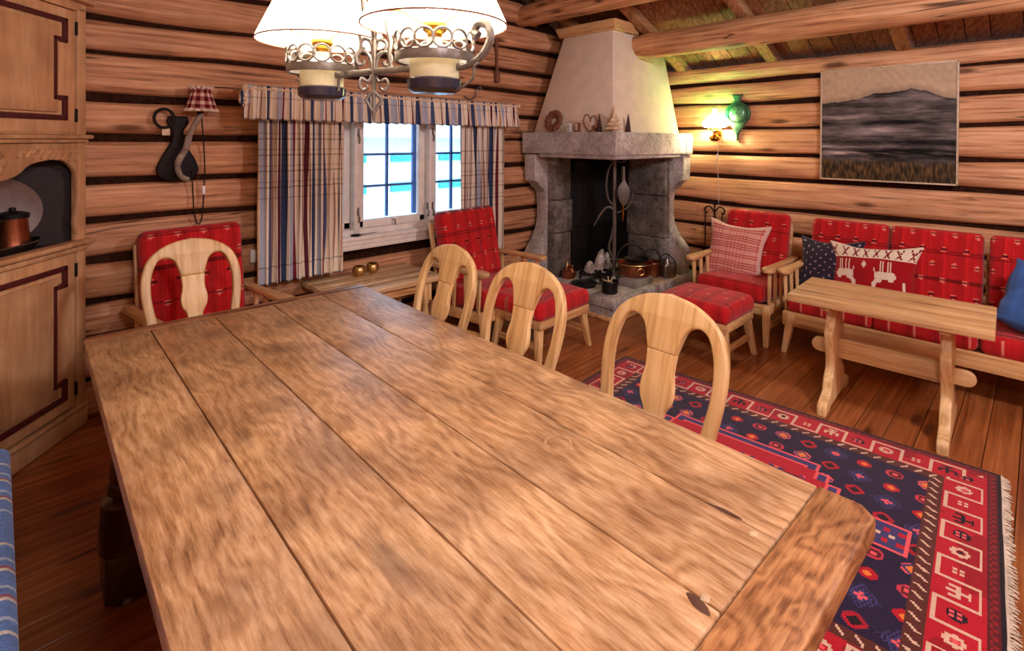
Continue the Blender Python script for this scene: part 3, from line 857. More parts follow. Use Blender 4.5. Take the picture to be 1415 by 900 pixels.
b = MB(); b.box((0, 0, .07), (.13, .10, .14), bev=.02, seg=3); b.lathe([(.045, 0), (.03, .03), (.022, .05), (.026, .055), (0, .057)], (-.01, 0, .138), 16); b.build('body', 'steel', can)
b = MB(); b.tube(spline([(-.07, 0, .10), (-.085, 0, .2), (-.02, 0, .235), (.05, 0, .19), (.09, 0, .13), (.085, 0, .0)], 6), .0055); b.build('handle', 'blackiron', can)
kt = empty('copper_kettle', (4.06, 3.30, .183), R(20), 'small copper kettle with looped handle at the left of the hearth', 'kettle')
b = MB(); b.lathe([(0, 0), (.06, 0), (.075, .03), (.072, .07), (.04, .10), (.042, .105), (.02, .118), (.008, .122), (.012, .132), (0, .14)], n=24, cap=False); b.tube(spline([(.065, 0, .04), (.10, 0, .06), (.115, 0, .10)], 4), [.016]*3+[.012]*3+[.009]*3, 10); b.build('body', 'copper', kt)
b = MB(); b.tube([(.055*math.cos(a), 0, .09+.10*math.sin(a)) for a in [PI*k/16 for k in range(17)]], .006); b.build('handle', 'brass_d', kt)
pn = empty('cast_iron_pan', (3.95, 3.02, .183), R(-60), 'flat black cast iron pan with handle lying on the left of the hearth', 'pan')
b = MB(); b.lathe([(0, 0), (.10, 0), (.12, .03), (.125, .03), (.104, -.0), (.1, .008), (0, .008)], n=28, cap=False); b.build('pan', 'blackiron', pn)
b = MB(); b.box((.21, 0, .03), (.20, .028, .010), bev=.004); b.build('handle', 'blackiron', pn)
tg = b = MB(); b.tube([(0, 0, .012), (.42, .02, .03)], .008); b.tube([(0, .01, .012), (.42, .05, .03)], .008); b.sphere((.42, .035, .032), .02, 1)
tag(b.build('fire_tongs', 'blackiron', None, (3.98, 3.12, .184), (0, 0, R(-22))), 'black iron fire tongs lying along the hearth behind the iron pan', 'fire tongs')

# ------------------------------------------------ ornaments on the lintel
LZ = 1.626
wr_ = empty('cone_wreath', (3.785, 3.27, LZ+.108), 0, 'brown wreath of pine cones leaning on the plaster hood', 'wreath')
b = MB()
for k in range(13):
    a = 2*PI*k/13
    for rr, s in ((.078, 1.0), (.052, .7)):
        vs = b.sphere((0, rr*math.cos(a+.2*(s < 1)), rr*math.sin(a+.2*(s < 1))), .029*s, 2, (.8, 1.0, 1.1))
for v in b.bm.verts: v.co += .006*Vector((nz(v.co.y*60, v.co.z*60, 1), nz(v.co.y*60, v.co.z*60, 5), nz(v.co.y*60, v.co.z*60, 9)))
ob = b.build('cones', 'woodbrown', wr_); ob.rotation_euler = (0, R(14), 0)
b = MB(); b.box((0, 0, .04), (.012, .065, .08), bev=.002)
for k in range(3): b.box((-.0065, 0, .02+.02*k), (.002, .05, .005), mi=1)
tag(b.build('printed_block', [M['white'], M['darktree']], None, (3.785, 3.09, LZ)), 'small white block with dark printed lines on the fireplace lintel', 'ornament')
b = MB(); b.box((0, 0, .042), (.04, .042, .084), bev=.003); b.box((-.021, 0, .045), (.004, .022, .06), mi=1)
tag(b.build('wooden_block', [M['woodbrown'], M['palewood']], None, (3.80, 2.995, LZ)), 'small upright wooden block with pale front, right of the printed block', 'ornament')
hr = empty('heart_ornament', (3.785, 2.84, LZ), 0, 'open heart bent from a dark twig standing on the lintel', 'heart')
b = MB(); b.tube([(0, -y, z) for y, z in spline([(0.0, .0), (-.065, .06), (-.07, .13), (-.035, .155), (0, .12), (.0, .09), (.012, .13), (.045, .14), (.065, .11), (.06, .06)], 6)], .006)
b.tube([(0, 0, .003), (0, -.055, .035)], .006); b.build('twig', 'woodbrown', hr)
b = MB(); b.lathe([(.012, 0), (.02, .005), (.008, .012), (.008, .03), (.026, .038), (.026, .06), (0, .06)], (0, -.06, 0), 12); b.build('candle_cup', 'woodbrown', hr)
for (x, y, h, lab) in ((3.79, 2.745, .155, 'slim dark cone tree left of the white layered tree on the lintel'), (4.0, 2.585, .16, 'slim dark cone tree right of the white layered tree on the lintel')):
    b = MB(); b.lathe([(.026, 0), (.024, .01), (.016, h*.5), (.003, h)], n=14)
    tag(b.build('cone_tree', 'darktree', None, (x, y, LZ)), lab, 'ornament')
b = MB(); z = 0.0
b.lathe([(.02, 0), (.02, .02)], n=12)
for k in range(5):
    r = .088-.016*k; b.lathe([(r*.35, z+.015), (r, z+.018), (r*.9, z+.028), (r*.3, z+.058)], n=5, rot=(0, 0, .3*k)); z += .036
b.lathe([(.018, z), (.002, z+.05)], n=8)
tag(b.build('layered_tree', 'palewood', None, (3.80, 2.60, LZ)), 'pale layered wooden tree standing on the corner of the lintel', 'ornament')

# ================================================================== FABRICS
RED = (.72, .115, .11); 
def motif(x, y, px, py, s=1.0):
    """small woven lozenge on a half-drop repeat: 1 bright bars, 2 dark core, 3 mid flanks"""
    row = math.floor(y/py); ox = (px/2 if row % 2 else 0)
    dx = abs(((x+ox) % px)-px/2)/s; dy = abs((y % py)-py/2)/s
    if dx < .022 and dy < .018:
        if dy < .0055: return 2 if dx < .018 else 0
        if dy < .0125: return 1 if dx < .013 else (3 if dx < .019 else 0)
        return 1 if dx < .006 and dy < .016 else 0
    return 0
def redcloth(x, y, z, px=.135, py=.125, x0=0, y0=.0):
    x += x0; y += y0
    c = [.74, .115, .125]
    k = 1.0+.06*math.sin(x/px*2*PI)
    q = x % px
    if q < .007: k *= 1.12
    if .030 < q < .036 or .10 < q < .106: k *= .90
    r = (y+.06) % .185
    if r < .010 or .017 < r < .022: k *= .66
    k *= 1+.05*nz(x*90, y*12)+.05*nz(x*10, y*110)
    m = motif(x, y, px, py)
    if m == 1: return lin((.90, .50, .42))
    if m == 2: return lin((.42, .05, .08))
    if m == 3: return lin((.82, .26, .22))
    return lin(tuple(min(1, a*k) for a in c))

# ------------------------------------------------ easy chairs
def armchair(loc, rz, label, sw=.56, back_h=.93, arm_z=.60, tilt=13, depth=.66):
    t = empty('armchair', loc, rz, label, 'armchair', 'red cushioned pine armchairs')
    hw = sw/2
    b = MB()
    yf, yb = -depth/2, depth/2
    b.box((0, yf+.02, .265), (sw+.06, .035, .075), bev=.005); b.box((0, yb-.06, .245), (sw+.06, .035, .075), bev=.005)
    for s in (-1, 1): b.box((s*(hw+.02), 0, .255), (.032, depth-.04, .075), bev=.005)
    for k in range(4): b.box((0, yf+.1+k*.14, .275), (sw, .05, .012))
    b.build('seat_frame', 'pine_x', t)
    for s in (-1, 1):
        b = MB(); b.taper((s*(hw+.035), yf-.01, 0), (s*(hw+.02), yf+.03, .30), (.034, .036), (.05, .06)); b.build('leg', 'pine_z', t)
        b = MB(); b.taper((s*(hw+.035), yb+.01, 0), (s*(hw+.02), yb-.08, .30), (.034, .036), (.05, .06)); b.build('leg', 'pine_z', t)
        b = MB(); b.box((s*(hw+.025), 0, .13), (.022, depth-.09, .04), bev=.004); b.build('stretcher', 'pine_y', t)
        # armrest with a wide rounded paddle front
        b = MB()
        w = .036
        pts = spline([(-w*.8, yb-.08), (-w*.75, 0), (-w*1.0, yf+.16), (-w*1.25, yf+.06), (-w*1.1, yf-.01), (0, yf-.035), (w*1.1, yf-.01), (w*1.25, yf+.06), (w*1.0, yf+.16), (w*.75, 0), (w*.8, yb-.08)], 5)
        b.prism([(s*(hw+.035)+x, y) for x, y in pts], .034, 'xy', arm_z-.017, bev=.010)
        b.build('armrest', 'pine_y', t)
        for k in range(4):
            y = yf+.055+k*.125
            b = MB(); b.taper((s*(hw+.028), y+.012+.0*k, .285), (s*(hw+.034), y, arm_z-.03), (.016, .026), (.020, .040), bev=.003); b.build('spindle', 'pine_z', t)
    # back frame
    th = R(tilt)
    def bk(x, d, h): return (x, yb-.13+d*math.cos(th)+h*math.sin(th), .28+h*math.cos(th)-d*math.sin(th))
    L = (back_h-.30)/math.cos(th)
    for s in (-1, 1):
        b = MB(); b.taper(bk(s*(hw-.03), .05, -.02), bk(s*(hw-.03), .05, L-.03), (.036, .036), (.030, .030)); b.build('back_post', 'pine_z', t)
    b = MB()
    for h in (.10, .25, .40, L-.07): b.box(bk(0, .05, h), (sw-.06, .016, .055), rot=(-th, 0, 0), bev=.004)
    b.build('back_slats', 'pine_x', t)
    # cushions
    b = MB(); b.pad((0, 0, 0), (sw, depth-.09, .135), .045, .009, .018, fn=lambda x, y, z: redcloth(x, y, z, x0=.3, y0=.05))
    b.build('seat_cushion', 'wool', t, (0, -.035, .355), (R(-4), 0, 0))
    Lb = L-.06
    b = MB(); b.pad((0, 0, 0), (sw-.02, Lb, .125), .045, .0085, .015, fn=lambda x, y, z: redcloth(x, y, z, x0=.3, y0=.02), tuft=((-.09, -.02), (.09, -.02)))
    c = bk(0, -.055, .10+Lb/2)
    b.build('back_cushion', 'wool', t, c, (PI/2-th, 0, 0))
    return t
armchair((.86, 3.30, 0), R(7), 'red plaid armchair behind the head dining chair, under the gingham wall lamp', back_h=1.0, arm_z=.63, tilt=8)
armchair((2.81, 3.13, 0), R(7), 'red tufted armchair between the side table and the fireplace, below the window', sw=.65, back_h=.945, tilt=11, depth=.60)
armchair((4.50, 1.76, 0), R(-90), 'red armchair against the right wall holding the pink checked pillow', sw=.54, back_h=.90, arm_z=.59, depth=.70)

def ottoman(loc, rz, label, w, d, h=.43):
    t = empty('footstool', loc, rz, label, 'footstool', 'red cushioned footstools')
    b = MB()
    for s in (-1, 1):
        b.box((0, s*(d/2-.02), .285), (w-.01, .032, .06), bev=.005); b.box((s*(w/2-.02), 0, .285), (.032, d-.02, .06), bev=.005)
    b.box((0, 0, .30), (w-.06, d-.06, .012)); b.build('frame', 'pine_x', t)
    for sx_ in (-1, 1):
        for sy_ in (-1, 1):
            b = MB(); b.taper((sx_*(w/2+.005), sy_*(d/2-.01), 0), (sx_*(w/2-.045), sy_*(d/2-.05), .29), (.034, .032), (.062, .05)); b.build('leg', 'pine_z', t)
        b = MB(); b.box((sx_*(w/2-.025), 0, .13), (.022, d-.1, .045), bev=.004); b.build('stretcher', 'pine_y', t)
    b = MB(); b.pad((0, 0, 0), (w+.01, d+.01, .115), .04, .009, .018, fn=lambda x, y, z: redcloth(x, y, z, x0=.3, y0=.1))
    b.build('cushion', 'wool', t, (0, 0, .37))
    return t
ottoman((2.90, 2.61, 0), R(2), 'red footstool in front of the window armchair, near the hearth corner', .58, .46)
ottoman((3.71, 1.73, 0), R(-90), 'red footstool in front of the right-hand armchair, beside the sofa table', .52, .48)

# ------------------------------------------------ sofa
sf = empty('sofa', (4.58, .52, 0), R(-90), 'long red sofa with pine frame along the right log wall', 'sofa')
# local: x along (+x = toward -Y world), -y = facing room
SW = 1.66
b = MB()
b.box((0, -.40, .245), (SW, .035, .10), bev=.005); b.box((0, .22, .245), (SW, .035, .09), bev=.005)
for k in range(5): b.box((-SW/2+.02+k*(SW-.04)/4, -.09, .245), (.034, .60, .08), bev=.004)
b.build('seat_frame', 'pine_x', sf)
for s in (-1, 1):
    b = MB(); b.taper((s*(SW/2-.0)-.02*s, -.43, 0), (s*(SW/2-.06), -.39, .29), (.036, .04), (.06, .06)); b.build('leg', 'pine_z', sf)
    b = MB(); b.taper((s*(SW/2-.02), .26, 0), (s*(SW/2-.06), .20, .29), (.036, .04), (.06, .06)); b.build('leg', 'pine_z', sf)
    b = MB(); w = .036; yf, yb = -.36, .22
    pts = spline([(-w*.8, yb), (-w*.75, -.05), (-w*1.0, yf+.13), (-w*1.3, yf+.05), (-w*1.1, yf-.02), (0, yf-.04), (w*1.1, yf-.02), (w*1.3, yf+.05), (w*1.0, yf+.13), (w*.75, -.05), (w*.8, yb)], 5)
    b.prism([(s*(SW/2+.01)+x, y) for x, y in pts], .032, 'xy', .575, bev=.01); b.build('armrest', 'pine_y', sf)
    for k in range(4):
        y = yf+.03+k*.13; b = MB(); b.taper((s*(SW/2), y, .27), (s*(SW/2+.01), y, .562), (.016, .026), (.02, .038), bev=.003); b.build('spindle', 'pine_z', sf)
th = R(13)
def bks(x, d, h): return (x, .12+d*math.cos(th)+h*math.sin(th), .28+h*math.cos(th)-d*math.sin(th))
b = MB()
for h in (.10, .22, .34, .46): b.box(bks(0, .05, h), (SW-.02, .016, .05), rot=(-th, 0, 0), bev=.004)
b.build('back_slats', 'pine_x', sf)
for k in range(4):
    x = -SW/2+.03+k*(SW-.06)/3
    b = MB(); b.taper(bks(x, .08, -.02), bks(x, .08, .54), (.034, .034), (.03, .03)); b.build('back_post', 'pine_z', sf)
for k, xc in enumerate((-.54, -.015, .53)):
    b = MB(); b.pad((0, 0, 0), (.535, .60, .115), .04, .0135, .01, fn=lambda x, y, z: redcloth(x, y, z, x0=.3))
    b.build('seat_cushion', 'wool', sf, (xc, -.11, .35))
    b = MB(); b.pad((0, 0, 0), (.515, .53, .115), .035, .0085, .012, fn=lambda x, y, z, k=k: redcloth(x, y, z, px=.118, py=.105, x0=.3, y0=.03))
    b.build('back_cushion', 'wool', sf, bks(xc, -.05, .12+.265), (PI/2-th, 0, 0))

# ------------------------------------------------ throw pillows
def pillow(name, loc, rot, w, h, fn, mat, label, th=.13, pinch=.12, cell=.0095):
    b = MB(); b.pad((0, 0, 0), (w, h, .03), .014, cell, th/2, fn=fn, pinch=pinch)
    for v in b.bm.verts:
        v.co += .006*Vector((nz(v.co.x*8, v.co.y*8, 1), nz(v.co.x*8, v.co.y*8, 4), nz(v.co.x*9, v.co.y*9, 7)*1.5))
    o = b.build(name, mat, None, loc, rot); tag(o, label, 'pillow'); return o
def checked(x, y, z):
    c = [.90, .66, .60]
    if (x+.3) % .030 < .0075: c = [.86, .54, .50]
    if (y+.3) % .022 < .0075: c = [c[0]*.84, c[1]*.56, c[2]*.58]
    if abs(y) > .20 or abs(x) > .20: c = [.90, .74, .68]
    return lin(c)
pillow('pillow', (4.58, 1.87, .60), (R(72), R(4), R(-84)), .44, .44, checked, 'wool', 'pink and cream checked pillow on the right-hand armchair')
def navy(x, y, z):
    u, v = (x+.3) % .036, (y+.3) % .030
    d = abs(u-.018)/.018+abs(v-.015)/.015
    if d < .50 and (math.floor((x+.3)/.036)+math.floor((y+.3)/.03)) % 2 == 0: return lin((.66, .58, .60))
    return lin((.17, .15, .21))
pillow('pillow', (4.60, 1.16, .585), (R(70), R(-3), R(-100)), .40, .38, navy, 'wool', 'dark navy pillow with small pale flecks at the left end of the sofa')
DEER = ["...#.#...#.#......", "...#.#...#.#......", "...#.#...#.#......", "...#.#...#.#......", "...#.#...#.#......", "...#.#...#.#...#..",
        "...#.#...#.#...#..", "..###########.#...", ".##############...", "###############...", "###############...", ".#############....", "..###.....#####...", "...........#####..", ".............####.", "..............###.", "..............###.", ".............##.##"]
def deer(x, y, z):
    W, Hh = .50, .38
    u, v = (x+W/2)/W, (y+Hh/2)/Hh
    cream = lin((.90, .84, .74)); red = lin((.62, .07, .10)); dk = lin((.50, .05, .09))
    if v > .78:
        k = (x % .066)/.066; q = (v-.78)/.22
        if .10 < q < .95 and abs(abs(k-.5)*1.6-abs(q-.5)) < .11: return dk
        if .3 < q < .7 and abs(k-.5) < .07: return dk
        return cream
    for cx, flip in ((-.150, 1), (.085, -1)):
        i = int(math.floor((x-cx)*flip/.0082)+9); j = int(math.floor((.098-y)/.0112))
        if 0 <= j < 18 and 0 <= i < 18 and DEER[j][i] == '#': return cream
    if abs(x+.035)/.014+abs(y-.06)/.032 < 1: return cream
    if .20 < x < .215 and -.1 < y < -.04: return cream
    if abs(abs(x+.035)-.0) < .006 and y < -.10 : return cream
    return red
pillow('pillow', (4.52, .86, .585), (R(68), R(-4), R(-95)), .50, .40, deer, 'wool', 'red pillow with white reindeer and a patterned cream top band', cell=.0075)
def bluec(x, y, z):
    k = 1+.12*nz(x*20, y*20)
    return lin((.22*k, .36*k, .58*k))
pb = pillow('pillow', (4.42, -.02, .575), (R(62), R(26), R(-72)), .40, .40, bluec, 'wool', 'crumpled plain blue pillow at the right end of the sofa', th=.20, pinch=.05)
for v in pb.data.vertices: v.co += .03*Vector((nz(v.co.x*7, v.co.y*7, 2), nz(v.co.x*7, v.co.y*7, 5), 1.4*nz(v.co.x*11, v.co.y*11, 8)))

# ================================================================== SOFA TABLE (trestle)
ct = empty('coffee_table', (3.625, .615, 0), R(2), 'pale pine trestle coffee table in front of the red sofa', 'coffee table')
b = MB(); tw, tl_ = .54, .905
for k in range(3): b.box((-tw/2+tw/3*(k+.5), 0, .628), (tw/3-.0008, tl_, .044), bev=.004)
b.build('table_top', 'pine_y', ct)
for s in (-1, 1):
    yy = s*.265
    b = MB()
    half = spline([(.225, .606), (.222, .578), (.11, .565), (.085, .535), (.10, .47), (.135, .42), (.12, .36), (.095, .28), (.10, .21), (.15, .16), (.175, .10), (.235, .075), (.285, .05), (.29, .0)], 5)
    pts = half + [(.20, 0.0), (.18, .02), (-.18, .02), (-.20, 0)] + [(-x, z) for x, z in reversed(half)]
    b.prism(pts, .05, 'xz', yy, bev=.008)
    b.build('leg', 'pine_z', ct)
b = MB(); 
e = .385
pts = [(-.24, .352), (-.24, .372), (.24, .372), (.24, .352)] + arc(e-.045, .31, .042, 90, -90, 8) + [(.24, .268), (.24, .255), (-.24, .255), (-.24, .268)] + arc(-e+.045, .31, .042, 270, 90, 8)
b.prism(pts, .035, 'yz', 0, bev=.006); b.build('stretcher', 'pine_y', ct)

# ================================================================== SIDE TABLE
st = empty('side_table', (1.945, 3.375, 0), R(-1), 'low pine side table under the window, between curtain and armchair', 'side table')
b = MB()
for k in range(4): b.box((0, -.27+.135*(k+.5), .532), (.84, .134, .036), bev=.004)
b.build('table_top', 'pine_gloss', st)
b = MB()
for s in (-1, 1): b.box((0, s*.20, .478), (.70, .022, .07), bev=.004); b.box((s*.33, 0, .478), (.022, .40, .07), bev=.004)
b.box((0, 0, .12), (.66, .10, .022), bev=.004)
b.build('apron', 'pine_x', st)
for sx_ in (-1, 1):
    for sy_ in (-1, 1):
        b = MB(); b.box((sx_*.31, sy_*.19, .44), (.07, .07, .14), bev=.006); b.lathe([(.026, .37), (.03, .355), (.022, .34), (.030, .25), (.024, .16), (.032, .14), (.032, .13)], (sx_*.31, sy_*.19, 0), 16)
        b.box((sx_*.31, sy_*.19, .08), (.065, .065, .10), bev=.006); b.box((sx_*.31, sy_*.19, .015), (.08, .08, .03), bev=.006); b.build('leg', 'pine_z', st)
for k, (x, y, lab) in enumerate(((1.895, 3.50, 'left of the two small round brass bowls on the side table'), (2.015, 3.52, 'right of the two small round brass bowls on the side table'))):
    b = MB(); b.lathe([(0, .002), (.03, 0), (.045, .02), (.050, .040), (.040, .066), (.034, .072), (.030, .070), (.038, .062), (.044, .04), (.03, .012), (0, .01)], n=26, cap=False)
    o = b.build('brass_bowl', 'brass_d', None, (x, y, .551)); tag(o, lab, 'bowl', 'brass bowls on the side table')

# ================================================================== DINING TABLE
TA = R(-1.83)
dt = empty('dining_table', (.8035, 1.462, 0), TA, 'long worn oak dining table with a draw-leaf top in the foreground', 'dining table')
b = MB(); ends = [-.595, -.38, -.14, .11, .35, .595]
for a, c in zip(ends, ends[1:]):
    g = .0036
    b.box(((a+c)/2, .0265, .727), (c-a-g, 2.215, .046), bev=.0035)
# slight unevenness between planks
b.build('plank_top', 'oak', dt)
for s, y0, y1 in ((-1, -1.2, -1.082), (1, 1.135, 1.2)):
    b = MB()
    if s < 0:
        pts = [(-.595, y1-.0015), (.597, y1-.0015), (.598, y0+.03), (.57, y0), (-.57, y0), (-.597, y0+.03)]
    else:
        pts = [(-.595, y0), (-.596, y1-.012), (-.58, y1), (.58, y1), (.595, y1-.012), (.595, y0)]
    b.prism(pts, .048, 'xy', .727, bev=.006)
    o = b.build('breadboard_end', 'oak_x' if s < 0 else wood('dark_oak_end', '#9c6a45', '#7c4e31', '#4a2a1a', 'x', grain=17, long=2, rough=.35, knots=.2, figure=.8), dt)
# pegs and burn marks near the breadboard joint
b = MB()
for x, y in ((.33, -1.045), (.115, -1.05), (-.14, -1.05)): b.box((x, y, .7495), (.016, .016, .004), rot=(0, 0, .4), bev=.002)
b.build('peg', M['birch'], dt)
for pts, rr in (([(.345, -.93, .7497), (.352, -.97, .7498), (.356, -1.01, .7497)], [.002, .007, .003]), ([(.102, -1.02, .7497), (.100, -1.032, .7497), (.096, -1.046, .7498), (.092, -1.060, .7498), (.088, -1.073, .7497)], [.002, .009, .012, .010, .003])):
    b = MB(); b.tube(pts, rr, 8, flat=(.1, 1)); b.build('burn_mark', M['burn'], dt)
for x, y, r in ((.275, -.56, .034),):
    b = MB(); b.tube([(x+r*math.cos(2*PI*k/30), y+r*math.sin(2*PI*k/30), .7500) for k in range(30)], .0045, 6, True, flat=(.08, 1))
    b.build('cup_ring', plain('pale_ring_stain', '#cfa67d', .4, var=.2, scale=60), dt)
b = MB()
for s in (-1, 1): b.box((s*.52, 0, .655), (.035, 1.50, .10), bev=.004); b.box((0, s*.76, .655), (1.0, .035, .10), bev=.004)
b.build('apron', 'oakdark', dt)
b = MB()
for s in (-1, 1): b.box((0, s*.70, .135), (.92, .07, .07), bev=.006)
b.box((0, 0, .135), (.07, 1.40, .07), bev=.006); b.build('stretcher', 'oakdark', dt)
for sx_ in (-1, 1):
    for sy_ in (-1, 1):
        b = MB(); b.lathe([(.055, .70), (.055, .60), (.045, .59), (.05, .57), (.048, .55), (.050, .47), (.058, .42), (.055, .395), (.062, .385), (.062, .36), (.045, .345), (.078, .33), (.085, .26), (.088, .18), (.075, .17)], (sx_*.50, sy_*.70, 0), 24)
        b.box((sx_*.50, sy_*.70, .66), (.11, .11, .12), bev=.006); b.box((sx_*.50, sy_*.70, .105), (.15, .15, .15), bev=.01); b.lathe([(.05, 0), (.072, .012), (.05, .035)], (sx_*.50, sy_*.70, 0), 20)
        b.build('leg', 'oakdark', dt)

# ================================================================== DINING CHAIRS
def dining_chair(loc, rz, label, group):
    t = empty('dining_chair', loc, rz, label, 'chair', group)
    # local: sitter faces -y ; back at +y
    tilt = R(16)
    half = spline([(.165, -.0), (.178, .10), (.200, .22), (.216, .34), (.214, .43), (.190, .505), (.145, .553), (.08, .585), (0.0, .600)], 6)
    outer = [(-x, z) for x, z in half] + [(x, z) for x, z in reversed(half)][1:]
    inner_r = spline([(.124, .0), (.142, .12), (.162, .24), (.176, .34), (.172, .43), (.148, .496), (.113, .514), (.077, .494), (.056, .435)], 6)
    inner = [(-x, z) for x, z in inner_r][::-1]
    hole = inner_r + [(.055, .405), (-.055, .405)] + [(-x, z) for x, z in inner_r[::-1]]
    # frame as one bent arch with the crest dipping to meet the splat
    arch = [(-x, z) for x, z in half] + [(x, z) for x, z in reversed(half)][1:] + inner_r + [(.050, .415), (-.050, .415)] + [(-x, z) for x, z in inner_r[::-1]]
    b = MB(); b.prism(arch, .030, 'xz', 0, bev=.008)
    fr = b.build('backrest', 'pine_z', t, (0, .20, .468), (-tilt, 0, 0))
    sp_r = spline([(.052, .417), (.049, .36), (.058, .31), (.054, .27), (.036, .235), (.034, .20), (.052, .165), (.055, .13), (.046, .09), (.062, .04), (.078, .0)], 5)
    b = MB(); b.prism(sp_r+[(-x, z) for x, z in sp_r[::-1]], .022, 'xz', 0, bev=.005)
    b.build('splat', 'pine_z', t, (0, .20, .468), (-tilt, 0, 0))
    b = MB(); b.prism([(-.165, .19), (-.21, -.21), (-.19, -.235), (.19, -.235), (.21, -.21), (.165, .19), (.155, .205), (-.155, .205)], .032, 'xy', .445, bev=.010)
    b.build('seat', 'pine_y', t)
    b = MB(); b.box((0, -.195, .40), (.34, .022, .055), bev=.004); b.box((0, .175, .40), (.28, .022, .055), bev=.004)
    for s in (-1, 1): b.box((s*.165, -.01, .40), (.022, .36, .055), rot=(0, 0, s*R(4)), bev=.004)
    b.build('seat_rail', 'pine_x', t)
    for s in (-1, 1):
        b = MB(); b.taper((s*.185, -.205, 0), (s*.178, -.195, .43), (.030, .030), (.042, .042)); b.build('leg', 'pine_z', t)
        b = MB(); b.taper((s*.155, .235, 0), (s*.148, .195, .47), (.030, .032), (.036, .036)); b.build('leg', 'pine_z', t)
        b = MB(); b.box((s*.168, .01, .17), (.018, .40, .032), bev=.004); b.build('stretcher', 'pine_y', t)
    return t
base = dining_chair((.695, 2.655, 0), R(-1), 'pale pine splat-back chair at the far head of the dining table', 'pine dining chairs')
spots = [(1.215, 2.00, -92, 'pale splat-back pine chair farthest along the window side of the table, by the side table'),
         (1.215, 1.475, -90, 'middle of the three pale splat-back chairs on the fireplace side of the table'),
         (1.225, .865, -91, 'nearest pale splat-back pine chair, standing over the edge of the patterned rug')]
for x, y, a, lab in spots:
    c = copy_tree(base); c.location = (x, y, 0); c.rotation_euler = (0, 0, R(a)); c['label'] = lab

# ================================================================== RUG
rugW, rugL = 1.62, 1.96     # x extent, y extent
def rug_fn(u, v):
    x = u*rugW; y = v*rugL       # x from left, y from near end
    dx = min(x, rugW-x); dy = min(y, rugL-y); d = min(dx, dy)
    t = (y if dx < dy else x)
    NAVY = (.125, .075, .21); REDC = (.74, .055, .15); WINE = (.36, .06, .10); CRM = (.88, .74, .62); BR = (.36, .16, .12)
    PINK = (.93, .36, .38); OR = (.93, .52, .20); PUR = (.24, .22, .42); DK = (.10, .06, .09)
    corner = abs(dx-dy) < .0
    if d < .016: return DK
    if d < .045:
        z = .008*(1 if int(t/.018) % 2 else 0)
        return (.55, .10, .12) if .022+z < d < .032+z else WINE
    if d < .195:
        e = d-.045                      # red border: cream meander round square boxes
        step = .118; k = int(t/step); w = t-k*step; odd = k % 2
        if .012 < e < .138 and w < .0125: return CRM
        if odd and .012 < e < .0245: return CRM
        if not odd and .1255 < e < .138: return CRM
        a = w-.065; r = e-.075; A, B = abs(a), abs(r)
        q = k % 4; alt = (k//4) % 2
        if q == 1:      # stepped tree
            if (A < .007 and -.03 < r < .035) or (B < .007 and A < .032) or (abs(A-.028) < .007 and 0 < r < .024) or (A < .02 and -.034 < r < -.024): return CRM if alt else DK
        elif q == 3:    # open rosette
            if (abs(A-.021) < .009 and B < .009) or (abs(B-.021) < .009 and A < .009) or (abs(A-.016) < .007 and abs(B-.016) < .007): return CRM
            if A+B < .012: return DK if alt else PINK
        else:           # four petals on a dark ground
            if abs(A-.010) < .0065 and abs(B-.010) < .0065: return (PINK if q == 0 else CRM)
            if A+B < .038 and max(A, B) < .027 and q == 0: return DK
        return REDC if not (nz(x*7, y*7) > .25) else (.62, .04, .11)
    if d < .245:
        e = d-.195
        k = int(t/.052); g = t-k*.052-.026; sg = 1
        if abs((e-.025)-sg*g*1.1) < .0075 and abs(g) < .013: return CRM
        return BR
    # navy field
    cx, cy = rugW/2, rugL/2
    ax_, ay_ = abs(x-cx), abs(y-cy)
    hx, hy = cx-.245, cy-.245
    aq = math.floor(ax_/.065)*.065
    lim = .56-.80*aq
    # pendant boxes at the medallion ends
    if ax_ < .09 and lim-.05 < ay_ < hy-.02:
        if ax_ > .074 or ay_ > hy-.036: return PINK
        if ax_ < .012 and (ay_ % .05) < .022: return CRM
        if abs(ax_-.036) < .012 and (ay_ % .05) > .028: return REDC
        return PUR
    if ax_ < .325 and ay_ < lim:
        q = min(lim-ay_, .325-ax_)
        fx_ = ax_-aq
        if q < .014 or (fx_ > .052 and lim-.80*.065 < ay_): return PINK
        if q < .045: return PUR
        if q < .059: return PINK
        if q < .14: return REDC
        u2, v2 = (x-cx) % .13-.065, (y-cy) % .13-.065
        m2 = abs(u2)+abs(v2)
        if m2 < .02: return OR
        if m2 < .034: return PINK
        if m2 < .05: return PUR
        return NAVY if q > .16 else REDC
    # small flowers and lozenges scattered on the ground
    px, py = .125, .118
    i = math.floor((x+.02)/px); j = math.floor((y+.05)/py)
    fx = ((x+.02) % px)-px/2; fy = ((y+.05) % py)-py/2
    h = (int(i)*7+int(j)*13) % 5
    m = abs(fx)+abs(fy); mm = max(abs(fx), abs(fy))
    if h == 0:
        if abs(abs(fx)-.011) < .007 and abs(fy) < .007 or abs(abs(fy)-.011) < .007 and abs(fx) < .007: return PINK
        if m < .060 and (int((abs(fx)+2*abs(fy))*70) % 2 == 0 or m < .03): return PUR
    elif h in (1, 3):
        k2 = .036
        if m < k2+.010 and mm < k2:
            if m > k2: return PINK if h == 1 else (.62, .10, .2)
            if m > .024: return PUR if h == 1 else REDC
            return OR if h == 1 else DK
    elif h == 2:
        if m < .040 and mm < .030: return (REDC if m > .018 else OR)
    else:
        if mm < .032 and m < .046:
            if mm > .022 or m > .036: return (.80, .22, .30)
            return WINE if mm > .010 else PINK
    return NAVY
b = MB()
nu, nv = int(rugW/.0066), int(rugL/.0066)
